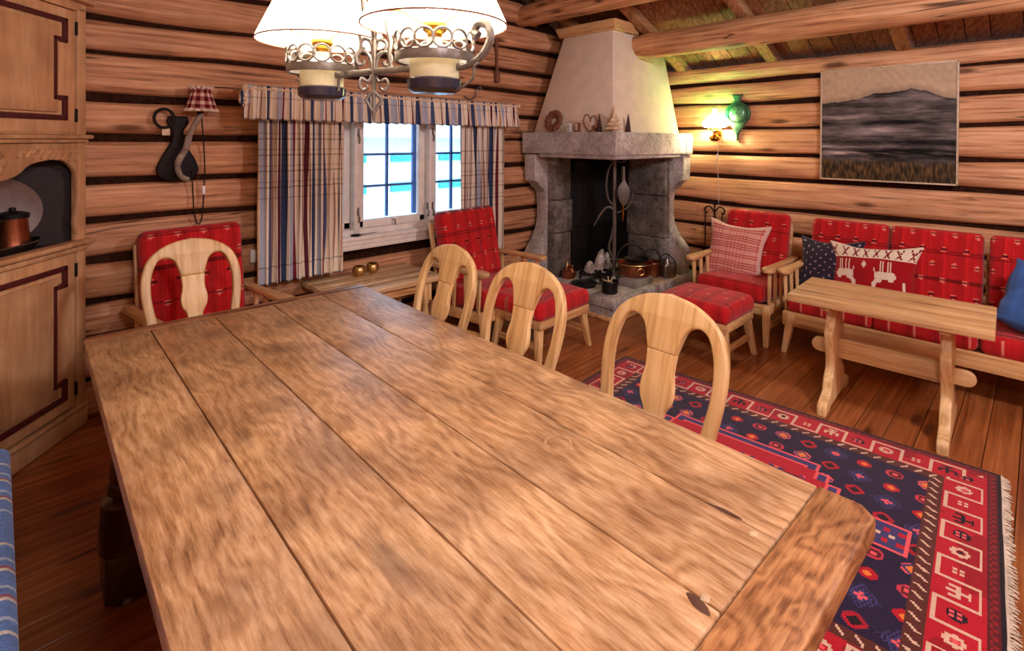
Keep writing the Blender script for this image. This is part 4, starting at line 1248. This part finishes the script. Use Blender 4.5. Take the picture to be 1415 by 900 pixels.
b.grid(nu, nv, lambda u, v: (u*rugW-rugW/2, v*rugL-rugL/2, .012+.002*nz(u*6, v*6)), fn=lambda u, v: lin(rug_fn(u, v)))
b.box((0, 0, .005), (rugW-.002, rugL-.002, .009))
for f in b.bm.faces:
    if f.normal.z < .5 or f.calc_center_median().z < .0096:
        for l in f.loops: l[b.cl] = lin((.25, .05, .08))
RUGA = R(3.2)
rug = empty('rug', (2.45, 1.06, 0), RUGA, 'red and navy knotted rug with cream fringe between dining and coffee table', 'rug')
b.build('pile', 'rug', rug, smooth=None, fixn=False)
b = MB()
for k in range(330):
    x = -rugW/2+.003+k*(rugW-.006)/329; l = random.uniform(.018, .036); a = random.uniform(-.014, .014)
    b.tube([(x, -rugL/2+.004, .008), (x+a*.5, -rugL/2-l*.5, .007), (x+a, -rugL/2-l, .003)], [.0028, .0026, .0016], 5)
b.tube([(-rugW/2, -rugL/2-.002, .008), (rugW/2, -rugL/2-.002, .008)], .005)
o = b.build('fringe', 'rope', rug); o['kind'] = 'stuff'

# ================================================================== CORNER CABINET
CA = math.atan2(.363, .321)      # direction of the front from left wall to back wall
Wc = 1.07
cab = empty('corner_cabinet', (.335-math.cos(CA)*Wc, 3.632-math.sin(CA)*Wc, 0), CA, 'tall honey pine corner cabinet with dark red door mouldings and an open niche', 'cabinet')
# local: x along front (0..Wc), -y outward into the room, +y into the corner
def cabbox(name, mat, c, d, bev=.006, parent=cab):
    b = MB(); b.box(c, d, bev=bev); return b.build(name, mat, parent)
dep = .40
b = MB()
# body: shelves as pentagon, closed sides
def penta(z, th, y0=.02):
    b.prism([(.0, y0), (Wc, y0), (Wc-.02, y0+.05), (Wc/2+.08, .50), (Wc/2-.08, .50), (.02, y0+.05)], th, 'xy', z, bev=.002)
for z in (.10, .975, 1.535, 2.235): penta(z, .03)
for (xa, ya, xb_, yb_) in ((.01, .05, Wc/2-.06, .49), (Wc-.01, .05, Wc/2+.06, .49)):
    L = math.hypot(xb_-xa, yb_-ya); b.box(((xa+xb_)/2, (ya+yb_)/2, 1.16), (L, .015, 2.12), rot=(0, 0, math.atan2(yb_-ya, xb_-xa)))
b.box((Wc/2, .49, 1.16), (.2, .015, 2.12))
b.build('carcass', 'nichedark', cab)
b = MB()
for x in (.03, Wc-.03): b.box((x, .0, 1.165), (.062, .036, 2.15), bev=.008)
b.box((Wc/2, .0, .06), (Wc+.02, .05, .11), bev=.01); b.box((Wc/2, -.012, .118), (Wc+.03, .05, .02), bev=.008)
b.box((Wc/2, .0, 2.24), (Wc, .036, .05), bev=.006)
b.box((Wc/2, .0, 1.60), (Wc-.12, .030, .07), bev=.004)
b.build('face_frame', 'cab', cab)
for lst in ([(-.02, .995, .03, .075, .028), (-.01, .962, 0, .05, .03)], [(-.018, 1.553, .03, .07, .024), (-.01, 1.532, 0, .05, .022)], [(-.02, 2.275, .04, .08, .03)]):
    b = MB()
    for (y, z, ex, dy, dz) in lst: b.box((Wc/2, y, z), (Wc+ex, dy, dz), bev=.012)
    b.build('moulding', 'cab', cab)
# carved apron over the niche
b = MB()
zt = 1.52
edge = spline([(.055, 1.02), (.075, 1.10), (.062, 1.2), (.065, 1.33), (.085, 1.385), (.14, 1.425), (.22, 1.437), (.34, 1.42), (.41, 1.375), (.475, 1.355), (Wc/2, 1.35)], 5)
full = edge + [(Wc-x, z) for x, z in edge[::-1]][1:]
b.prism([(.0, 1.02)] + full + [(Wc, 1.02), (Wc, zt), (0, zt)], .026, 'xz', -.004, bev=.006)
b.build('niche_arch', 'cab', cab)
for s_ in (-1, 1):
    b = MB()
    b.box((Wc/2+s_*.30, -.014, 1.478), (.36, .012, .012), bev=.004)
    for k in range(9): b.box((Wc/2+s_*(.13+k*.042), -.022, 1.478-.004*k), (.012, .014, .055), rot=(0, s_*R(38), 0), bev=.005)
    b.build('leaf_carving', 'cab', cab)
b = MB()
for k in range(6):
    a = 2*PI*k/6; b.sphere((Wc/2+.035*math.cos(a), -.02, 1.435+.035*math.sin(a)), .026, 2, (1, .4, 1))
b.sphere((Wc/2, -.024, 1.435), .02, 2, (1, .5, 1))
b.build('rosette_carving', 'cab', cab)
# doors with notched oxblood line
def door(zlo, zhi, notch, name='door'):
    d = cabbox(name, 'cab', (Wc/2, -.006, (zlo+zhi)/2), (Wc-.155, .026, zhi-zlo), .005)
    b = MB()
    b.box((Wc/2, -.026, (zlo+zhi)/2), (Wc-.40, .014, zhi-zlo-.20), bev=.006)
    b.build('panel', 'cab', d)
    m = MB(); w = .026; y = -.026
    X0, X1 = .155, Wc-.155; za, zb = zlo+.075, zhi-.065; xi0, xi1 = .222, Wc-.222; na, nb = za+notch, zb-notch
    path = [(X0, za), (X1, za), (X1, na), (xi1, na), (xi1, nb), (X1, nb), (X1, zb), (X0, zb), (X0, nb), (xi0, nb), (xi0, na), (X0, na)]
    for p, q in zip(path, path[1:]+path[:1]):
        cx, cz = (p[0]+q[0])/2, (p[1]+q[1])/2
        m.box((cx, y, cz), (abs(p[0]-q[0])+w, .016, abs(p[1]-q[1])+w), bev=.004)
    m.build('door_line', 'cabline', d)
    for hz in (zlo+.09, zhi-.09):
        h = MB(); h.tube([(Wc-.078, -.024, hz-.035), (Wc-.078, -.024, hz+.035)], .007, 8); h.build('hinge', 'iron', d)
    k = MB(); k.lathe([(.006, 0), (.006, .015), (.014, .02), (.012, .032), (0, .035)], (.11, -.02, (zlo+zhi)/2), 12, rot=(PI/2, 0, 0)); k.build('knob', 'brass_d', d)
    return d
door(.14, .945, .085)
door(1.575, 2.21, .10)
# crockery in the niche
kb = MB()
def incab(x, y, z): 
    c, s = math.cos(CA), math.sin(CA)
    return (cab.location.x+c*x-s*y, cab.location.y+s*x+c*y, z)
tr = empty('serving_tray', incab(.66, .125, .998), CA, 'oval black tray with steel rim inside the cabinet niche', 'tray')
b = MB(); b.lathe([(0, .0), (.16, 0), (.20, .045), (.205, .045), (.165, -.004), (0, -.004)], n=40, cap=False, scale=(1.25, .62, 1)); b.build('dish', 'blackiron', tr)
b = MB(); b.tube([(.255*math.cos(2*PI*k/40), .127*math.sin(2*PI*k/40), .045) for k in range(40)], .004, 6, True); b.build('rim', 'steel', tr)
pl_ = MB(); pl_.lathe([(0, 0), (.11, .0), (.17, .018), (.172, .022), (.11, .008), (0, .008)], n=40, cap=False, scale=(1.15, 1, 1))
tag(pl_.build('oval_platter', plain('brown_glaze', '#75594c', .35), None, incab(.765, .215, 1.185), (PI/2-.10, 0, CA-R(43.4))), 'large brown oval platter standing upright at the back of the niche', 'platter')
mg = empty('copper_jug', incab(.805, .135, 1.003), CA, 'tapered copper jug with black rim standing on the tray in the niche', 'jug')
b = MB(); b.lathe([(0, 0), (.058, 0), (.055, .02), (.045, .135), (.047, .14), (.041, .138), (.05, .01), (0, .008)], n=28, cap=False); b.build('body', 'copper', mg)
b = MB(); b.lathe([(.050, .132), (.052, .15), (.03, .158), (.010, .162), (.01, .175), (0, .178)], n=24); b.build('lid', 'blackiron', mg)
b = MB(); b.tube(spline([(-.045, 0, .125), (-.085, 0, .12), (-.09, 0, .07), (-.055, 0, .03)], 5), .006); b.build('handle', 'blackiron', mg)
mg.scale = (1.25, 1.25, 1.15)
ck = empty('black_pot', incab(.635, .165, 1.003), CA, 'round black lidded pot beside the copper jug in the niche', 'pot')
b = MB(); b.lathe([(0, 0), (.05, 0), (.07, .04), (.068, .09), (.05, .12), (.03, .135), (0, .14)], n=28, cap=False); b.build('body', 'blackiron', ck)
b = MB(); b.sphere((0, 0, .15), .012, 2); b.build('lid_knob', 'blackiron', ck)

# ================================================================== BLUE BENCH AT LEFT EDGE
bn = empty('bench', (-.184, 1.12, 0), 0, 'bench with a blue striped woven seat pad at the left edge of the photo', 'bench')
b = MB(); b.box((0, 0, .39), (.40, 2.70, .03), bev=.004)
b.box((.17, 0, .34), (.025, 2.6, .08), bev=.004); b.box((-.17, 0, .34), (.025, 2.6, .08), bev=.004); b.build('seat_board', 'pine_y', bn)
for sx_ in (-1, 1):
    for y in (-1.2, 1.2):
        b = MB(); b.taper((sx_*.16, y, 0), (sx_*.15, y, .38), (.05, .05), (.06, .06)); b.build('leg', 'pine_z', bn)
def bluestripe(x, y, z):
    t = (y+5) % .118; k = 1+.12*nz(x*60, y*200)
    if t < .010: return lin((.88*k, .86*k, .82*k))
    if .014 < t < .020: return lin((.62*k, .36*k, .44*k))
    if .050 < t < .058: return lin((.72*k, .80*k, .9*k))
    return lin((.38*k, .54*k, .82*k))
b = MB(); b.pad((0, 0, 0), (.44, 2.80, .075), .032, .0115, .01, fn=bluestripe)
b.build('seat_pad', 'blue', bn, (0.0, 0, .445))

# ================================================================== PAINTING
import functools
pt = empty('framed_painting', (XB-.105, .917, 1.222), 0, 'landscape painting of dark hills under a tan sky in a thin pale frame', 'painting')
PW, PH = .93, .95
def land(u, v):
    # u left->right as seen from the room, v up
    f1 = nz(u*3, v*5)*.5+nz(u*9, v*16)*.3+nz(u*26, v*42)*.2
    f2 = nz(u*3+9, v*20)*.7+nz(u*10, v*60)*.5
    ridge = .70+.02*math.sin(u*5)+.105*math.exp(-((u-.72)/.20)**2)+.045*math.exp(-((u-.44)/.12)**2)+.012*nz(u*18, 2)
    if v > ridge:
        k = .5+.5*f1; base = (.80-.05*k, .70-.06*k, .58-.07*k)
        if v < ridge+.06: base = tuple(x*(.84+.16*(v-ridge)/.06) for x in base)
        return lin(tuple(min(1, x*(1+.13*f1+.07*nz(u*30+9, v*24))) for x in base))
    def bell(c, w): return math.exp(-((v+.015*nz(u*3, c*9)-c)/w)**2)
    f3 = nz(u*2.2+4, v*6)
    g = .33+.22*f1+.24*f2+.14*f3
    g += .20*bell(.575, .018)*f_clamp(1.3-1.9*u)+.12*bell(.44, .04)+.26*bell(.30, .012)*f_clamp(1.1-u)+.30*bell(.235, .016)*f_clamp(.4+f2*2)
    g -= .14*bell(.51, .022)+.16*bell(.34, .02)+.12*bell(.27, .015)+.14*bell(.22, .06)*f_clamp((u-.45)*3)
    g += .06*f_clamp((v-.6)*8)
    c = [g*1.04, g*.95, g*.92]
    wgt = f_clamp((.19+.03*nz(u*12, 1)-v)/.05)
    q = .5+.5*nz(u*52, v*15)+.25*nz(u*110+v*30, v*22); st = f_clamp(q*1.5-.35)
    gr = (.17+.34*st, .14+.25*st, .10+.12*st)
    c = [a*(1-wgt)+b2*wgt for a, b2 in zip(c, gr)]
    if ridge-.018 < v: c = [x*.72 for x in c]
    return lin(tuple(max(.06, min(1, x)) for x in c))
def f_clamp(x): return max(0, min(1, x))
b = MB()
b.grid(170, 170, lambda u, v: (-.012, PW/2-.012-u*(PW-.024), .012+v*(PH-.024)), fn=land)
b.box((0, 0, PH/2), (.018, PW-.02, PH-.02))
b.build('canvas', 'canvas', pt, smooth=None, fixn=False)
b = MB()
for c, d in (((0, 0, .006), (.04, PW, .013)), ((0, 0, PH-.006), (.04, PW, .013)), ((0, PW/2-.006, PH/2), (.04, .013, PH)), ((0, -PW/2+.006, PH/2), (.04, .013, PH))): b.box(c, d, bev=.002)
b.build('frame', plain('pale_gilt_frame', '#d8c3a3', .4), pt)

# ================================================================== WALL LAMP (green cap) AND BRASS MOULD
sc = empty('wall_lamp', (5.11, 2.30, 1.645), 0, 'lit brass oil-style wall lamp with white globe and green glass cap', 'wall lamp')
b = MB(); b.lathe([(0, -.10), (.035, -.095), (.055, -.07), (.05, -.05), (.02, -.035), (.016, -.01), (.03, 0), (.06, .004), (.062, .01), (0, .012)], n=28, cap=False)
for k in range(8):
    a = 2*PI*k/8; b.tube([(.06*math.cos(a), .06*math.sin(a), .005), (.066*math.cos(a), .066*math.sin(a), .035)], .004)
b.tube([(.066*math.cos(2*PI*k/24), .066*math.sin(2*PI*k/24), .036) for k in range(24)], .004, 6, True)
b.build('font', 'brass', sc)
b = MB(); b.tube(spline([(0, 0, -.08), (.05, 0, -.06), (.075, 0, -.02), (.08, 0, .02)], 6), .009); b.box((.086, 0, .0), (.016, .06, .13), bev=.005); b.build('bracket', 'brass', sc)
b = MB(); b.lathe([(.085, .04), (.118, .055), (.116, .085), (.095, .115), (.06, .14)], n=28, cap=False); b.build('globe', 'opal', sc)
b = MB(); b.lathe([(.092, .120), (.062, .145), (.036, .160), (.028, .185)], n=28, cap=False); b.build('green_cap', 'green', sc)
b = MB(); b.lathe([(.02, .16), (.019, .225)], n=20, cap=False); b.build('chimney', 'opal', sc)
b = MB(); b.tube(spline([(.06, 0, -.06), (.075, .0, -.2), (.07, .004, -.30), (.082, -.01, -.6), (.08, .0, -.94)], 8), .0032); b.build('cord', 'rope', sc)
b = MB(); b.box((.072, .002, -.25), (.016, .018, .05), bev=.006); b.build('cord_switch', 'white', sc)
ml = empty('wall_mould', (5.205, 2.115, 1.555), 0, 'copper bellows-shaped mould coloured by green lamplight, hanging beside the lit wall lamp', 'wall ornament')
b = MB()
hp = spline([(.006, .0), (.012, .06), (.06, .14), (.112, .21), (.125, .27), (.10, .335), (.055, .37), (.028, .385), (.034, .42), (.055, .455)], 6)
b.prism([(y, z) for y, z in hp]+[(-y, z) for y, z in hp[::-1]], .035, 'yz', 0, bev=.012)
b.build('body', plain('green_lit_mould', '#4f8a64', .4, metal=.5, scale=25, c2='#2a5540'), ml)  # body and relief colours carry the green glow of the lamp cap
b = MB(); b.lathe([(.0, .03), (.05, .026), (.078, .012), (.085, 0), (.095, 0), (.088, .018)], (-.015, 0, .265), 26, rot=(0, -PI/2, 0), cap=False); b.build('relief', plain('green_lit_relief', '#7bb08a', .35, metal=.5, scale=60, c2='#3c6a50'), ml)
b = MB(); b.tube([(.01, 0, .45), (.03, 0, .52)], .003); b.build('cord', 'iron', ml)

# hooks rack with fire irons
fk = empty('fire_iron_stand', (5.12, 2.30, .0), 0, 'black wrought iron fire tool stand with curled hooks beside the fireplace', 'fire tools')
b = MB(); b.tube([(0, 0, .02), (0, 0, .90)], .009)
b.lathe([(.11, 0), (.11, .012), (.02, .025)], n=24)
for s in (-1, 1):
    b.tube([(0, s*y, z) for y, z in spline([(0, .84), (.05, .895), (.10, .87), (.09, .83), (.07, .84)], 6)], .008)
    b.tube([(0, s*y, z) for y, z in spline([(0, .90), (.02, .935), (.045, .93)], 4)], .007)
b.build('stand', 'iron', fk)
for s, dz in ((-1, 0), (1, .0)):
    b = MB(); b.tube([(-.02, s*.085, .84), (-.02, s*.085, .45)], .006); b.box((-.02, s*.085, .40), (.012, .06 if s > 0 else .05, .13), bev=.006); b.build('brush' if s < 0 else 'shovel', 'iron', fk)
    
# ================================================================== WALL LAMP LEFT (gingham shade on a carved stick)
gl = empty('wall_lamp', (.78, YA-.10, 1.30), 0, 'unlit wall lamp with red gingham shade over a dark carved wooden board', 'wall lamp')
b = MB()
hp = spline([(.0, -.01), (.07, .0), (.108, .045), (.10, .10), (.065, .17), (.035, .23), (.03, .29), (.055, .34), (.05, .38)], 6)
b.prism(hp+[(-x, z) for x, z in hp[::-1]], .03, 'xz', 0, bev=.008)
b.build('wall_board', plain('black_brown_wood', '#1c110e', .6, c2='#0c0605', scale=20, spec=.2), gl)
b = MB(); b.tube([(-.075+.05*math.cos(2*PI*k/22), -.03, .365+.055*math.sin(2*PI*k/22)) for k in range(22)], .009, 8, True); b.build('ring', 'iron', gl)
b = MB(); b.tube(spline([(.045, -.03, .0), (.0, -.06, .03), (-.015, -.07, .10), (.025, -.08, .19), (.045, -.08, .27), (.09, -.085, .37), (.11, -.08, .40)], 6), [.016]*12+[.019]*12+[.016]*13, 10); b.build('stick', 'antler', gl)
b = MB(); b.lathe([(.018, 0), (.02, .05), (.012, .06)], (.10, -.08, .39), 14); b.build('socket', 'iron', gl)
b = MB()
def shp(u, v):
    a = 2*PI*u; r = .088-.045*v+(.010*math.sin(a*14)*(1 if v < .12 else .25 if v < .85 else 1)); r += .02*max(0, v-.86)/.14
    return (.105+r*math.cos(a), -.08+r*math.sin(a), .41+.150*v)
def ging(u, v):
    a = int(u*20) % 2; c = int(v*7) % 2
    if v < .09 or v > .90: return lin((.88, .80, .72))
    return lin((.36, .09, .10)) if a and c else (lin((.66, .40, .38)) if a or c else lin((.88, .80, .72)))
b.grid(80, 22, shp, fn=ging); b.build('lamp_shade', 'linen', gl, fixn=False)
b = MB(); b.tube(spline([(.12, -.03, .38), (.14, -.02, .1), (.135, -.02, -.1), (.125, -.02, -.24), (.105, -.02, -.275), (.085, -.02, -.22), (.075, -.02, -.05), (.07, -.02, .05)], 8), .0038); b.build('cord', 'iron', gl)
b = MB(); b.box((.134, -.022, -.07), (.020, .016, .055), bev=.006); b.build('cord_switch', 'white', gl)
b = MB(); b.box((-.065, -.025, .285), (.04, .006, .04), bev=.002); b.build('paper_tag', 'palewood', gl)
b = MB(); b.tube(spline([(.13, -.01, .565), (.25, .0, .572), (.36, -.02, .57)], 6), .003); b.build('wire', 'iron', gl)

# wooden clapper hanging on the wall right of the window
wc = empty('wooden_clapper', (3.40, YA-.10, 2.10), 0, 'brown wooden hanging mallet on the wall above the right curtain', 'wall ornament')
b = MB(); b.box((0, 0, .05), (.055, .045, .11), bev=.012); b.build('head', 'woodbrown', wc)
b = MB(); b.taper((0, 0, .10), (-.01, 0, .40), (.02, .02), (.032, .02)); b.build('handle', 'woodbrown', wc)
# wrought hook left of it
b = MB(); b.tube([(x, 0, z) for x, z in spline([(-.10, -.04), (-.04, -.06), (.03, -.04), (.05, .03), (.09, .06), (.10, .03)], 6)], .006)
tag(b.build('wall_hook', 'iron_g', None, (3.10, YA-.10, 1.98)), 'small curled iron hook on the wall above the valance', 'hook')
# outlet
b = MB(); b.box((0, 0, 0), (.05, .04, .085), bev=.008); b.box((0, -.021, 0), (.03, .004, .05), bev=.002)
tag(b.build('wall_socket', 'white', None, (1.215, YA-.10, .775)), 'white electric wall socket beside the left curtain', 'socket')

# small things on the sill
sci = empty('scissors', (2.02, YA-.125, .823), R(8), 'dark scissors lying on the window sill', 'scissors')
for s in (-1, 1):
    b = MB(); b.tube([(-.10+.022*math.cos(2*PI*k/16), s*.018+.014*math.sin(2*PI*k/16), .003) for k in range(16)], .004, 6, True); b.build('handle_loop', 'iron', sci)
    b = MB(); b.tube([(-.08, s*.012, .003), (.01, 0, .004), (.10, -s*.006, .003)], [.005, .005, .001], 6, flat=(.5, 1)); b.build('blade', 'iron_g', sci)
b = MB(); b.lathe([(.03, 0), (.034, .006), (.028, .012), (.024, .008), (0, .006)], n=20, scale=(1.2, .9, 1))
tag(b.build('small_dish', 'blackiron', None, (1.93, YA-.13, .821)), 'tiny dark dish at the left of the window sill', 'dish')

# ================================================================== CHANDELIER
ch = empty('chandelier', (.82, 1.43, 1.755), R(13.3), 'wrought iron hanging lamp with two lit white cone shades above the dining table', 'chandelier')
# local y runs along the crossbar
b = MB(); b.box((0, 0, 0), (.012, .36, .020), bev=.004)
b.build('crossbar', 'iron_g', ch)
b = MB()   # fleur
b.tube([(0, 0, -.11), (0, 0, .12)], [.006, .009], 8)
# the fleur is a flat scroll panel seen square-on from the table side
gx, gy = .68, -.73
def fl(u, z): return (gx*u, gy*u, z)
for s in (-1, 1):
    b.tube([fl(s*u, z) for u, z in spline([(.004, .0), (.012, .045), (.035, .062), (.052, .045), (.045, .022), (.032, .022), (.030, .034)], 6)], .0065)
    b.tube([fl(s*u, z) for u, z in spline([(.004, .06), (.010, .09), (.028, .098), (.038, .085), (.034, .070), (.026, .072)], 6)], .0055)
    b.tube([fl(s*u, z) for u, z in spline([(.004, -.01), (.015, -.03), (.035, -.022), (.042, -.04), (.032, -.056), (.02, -.05), (.022, -.04)], 6)], .0055)
    b.tube([fl(s*u, z) for u, z in [(.0, -.058), (.024, -.085), (.0, -.125)]], .006)
b.lathe([(.001, .155), (.008, .135), (.011, .12), (.005, .095)], n=8)
b.lathe([(.007, -.115), (.004, -.15)], n=8)
b.build('scroll_panel', 'iron_g', ch)
for s in (-1, 1):
    b = MB()
    n = 60; pts = []
    for k in range(n+1):
        t = k/n; pts.append((.004*math.cos(t*40), s*(.075*(1-t)+.0)+.004*math.sin(t*40), .0+.62*t))
    b.tube(pts, .0062, 7)
    b.build('twisted_rod', 'iron_g', ch)
b = MB(); b.tube([(.02*math.cos(2*PI*k/20), 0, .64+.02*math.sin(2*PI*k/20)) for k in range(20)], .005, 6, True)
zc = .66
for k in range(14):
    L = .030; zc = .675+k*.040
    for_ = [(L*.35*math.cos(2*PI*j/12) if k % 2 else 0, 0 if k % 2 else L*.35*math.cos(2*PI*j/12), zc+L*.75*math.sin(2*PI*j/12)) for j in range(12)]
    b.tube(for_, .0032, 6, True)
b.build('chain', 'iron_g', ch)
for s in (-1, 1):
    yc = s*.24
    b = MB()  # iron ring with scroll crown
    b.lathe([(.100, .0), (.108, -.004), (.110, .004), (.110, .022), (.104, .026), (.100, .022), (.100, .0)], (0, yc, .012), 40, cap=False)
    for k in range(14):
        a = 2*PI*k/14; c, d = math.cos(a), math.sin(a)
        rr = .108
        for q in range(1):
            b.tube([(rr*math.cos(a+.0)+(-d)*.026*math.cos(w), yc+rr*math.sin(a)+c*.026*math.cos(w), .062+.026*math.sin(w)) for w in [2*PI*m/16 for m in range(16)]], .0038, 6, True)
    b.build('scroll_gallery', 'iron_g', ch)
    b = MB(); b.lathe([(.0, -.075), (.060, -.075), (.074, -.065), (.076, -.040), (.068, -.035)], (0, yc, .0), 36, cap=False); b.build('lamp_base', plain('blue_black_enamel', '#1d1f33', .2, spec=.7), ch)
    b = MB(); b.lathe([(.068, -.036), (.069, .0), (.071, .035), (.05, .05), (.022, .062), (.02, .08)], (0, yc, .0), 36, cap=False); b.build('oil_font', 'opal_off', ch)
    b = MB(); b.lathe([(.020, .078), (.022, .09), (.032, .098), (.036, .112), (.034, .118), (.03, .112)], (0, yc, 0), 28, cap=False); b.build('burner', 'brass', ch)
    b = MB(); b.lathe([(.018, .118), (.026, .145), (.024, .19), (.016, .24), (.015, .33)], (0, yc, 0), 24, cap=False); b.build('chimney_glass', 'opal', ch)
    b = MB(); b.lathe([(.203, .112), (.200, .122), (.092, .355), (.088, .365)], (0, yc, 0), 56, cap=False); sh = b.build('lamp_shade', 'shade', ch)
    b = MB()
    for r_, z_ in ((.203, .112), (.090, .36)):
        b = MB(); b.tube([(r_*math.cos(2*PI*k/56), yc+r_*math.sin(2*PI*k/56), z_) for k in range(56)], .0026, 6, True)
        b.build('shade_rim', 'woodbrown', ch)
    b = MB()
    for k in range(3):
        a = 2*PI*k/3+.5; b.tube([(.034*math.cos(a), yc+.034*math.sin(a), .115), (.10*math.cos(a), yc+.10*math.sin(a), .145), (.185*math.cos(a), yc+.185*math.sin(a), .135)], .0025)
    b.build('shade_carrier', 'brass_d', ch)
    b = MB()   # big curl at the outer end
    b.tube([(0.02, s*y, z) for y, z in spline([(.17, .0), (.30, -.005), (.375, .012), (.415, .06), (.405, .10), (.375, .108), (.362, .088), (.375, .075)], 7)], [.011]*28+[.013]*22, 8)
    b.build('arm_scroll', 'iron_g', ch)
    b = MB()
    b.tube([(.01, s*(.24+y), z) for y, z in spline([(.06, -.07), (.09, -.062), (.125, -.04), (.13, -.01), (.145, .0)], 6)], .004); b.build('font_hook', 'iron_g', ch)
    b = MB(); b.tube([(0, s*.158, .01), (0, s*.160, -.05), (0, s*.18, -.06)], .005); b.build('font_hook', 'iron_g', ch)

# ================================================================== LIGHTS
def point(name, loc, e, col, rad=.05):
    l = bpy.data.lights.new(name, 'POINT'); l.energy = e; l.color = col[:3]; l.shadow_soft_size = rad
    o = bpy.data.objects.new(name, l); COL.objects.link(o); o.location = loc; return o
WARM = lin('#fff1e2')
for s in (-1, 1): point('lamp_bulb', (.82-s*.0552, 1.43+s*.2336, 1.755+.20), 34, WARM, .03)
point('wall_lamp_bulb', (5.11, 2.30, 1.72), 22, lin('#ffe6c0'), .03)
point('wall_lamp_flame', (5.11, 2.30, 1.80), 4, lin('#c8ffd8'), .02)
# unseen fill lights added behind the camera to brighten the room evenly
point('fill_light', (2.6, -.9, 2.55), 90, lin('#f7f3ff'), .16)
point('fill_light', (.3, -.6, 2.25), 50, lin('#f7f3ff'), .16)

w = bpy.data.worlds.new('world'); S.world = w; w.use_nodes = True
nt = w.node_tree; nt.nodes.clear()
ow = N(nt, 'ShaderNodeOutputWorld'); bg = N(nt, 'ShaderNodeBackground'); bg.inputs[0].default_value = lin('#cfe4ff'); bg.inputs[1].default_value = 2.6
nt.links.new(bg.outputs[0], ow.inputs[0])

# ================================================================== CAMERA
F_, CX_, CY_ = 724.08, 705.84, 197.77
B_, PI_, RO_ = R(44.51), .0059677, .0058315
Mr = Matrix(((math.cos(B_), -math.sin(B_), 0), (0, 0, -1), (math.sin(B_), math.cos(B_), 0)))
c, s = math.cos(PI_), math.sin(PI_); Rp = Matrix(((1, 0, 0), (0, c, -s), (0, s, c)))
c, s = math.cos(RO_), math.sin(RO_); Rr = Matrix(((c, -s, 0), (s, c, 0), (0, 0, 1)))
W2C = Rr @ Rp @ Mr
right, down, fwd = W2C[0], W2C[1], W2C[2]
cam = bpy.data.cameras.new('camera'); co = bpy.data.objects.new('camera', cam); COL.objects.link(co)
m = Matrix((right, -down, -fwd)).transposed().to_4x4(); m.translation = (0, 0, 1.55); co.matrix_world = m
cam.sensor_width = 36; cam.sensor_fit = 'HORIZONTAL'; cam.lens = F_/1415*36
cam.shift_x = (707.5-CX_)/1415; cam.shift_y = -(450-CY_)/1415
cam.clip_start = .05
S.camera = co
S.view_settings.view_transform = 'Standard'; S.view_settings.look = 'None'
S.view_settings.exposure = 0.92; S.view_settings.gamma = 1; S.view_settings.use_curve_mapping = False
S.cycles.use_denoising = True
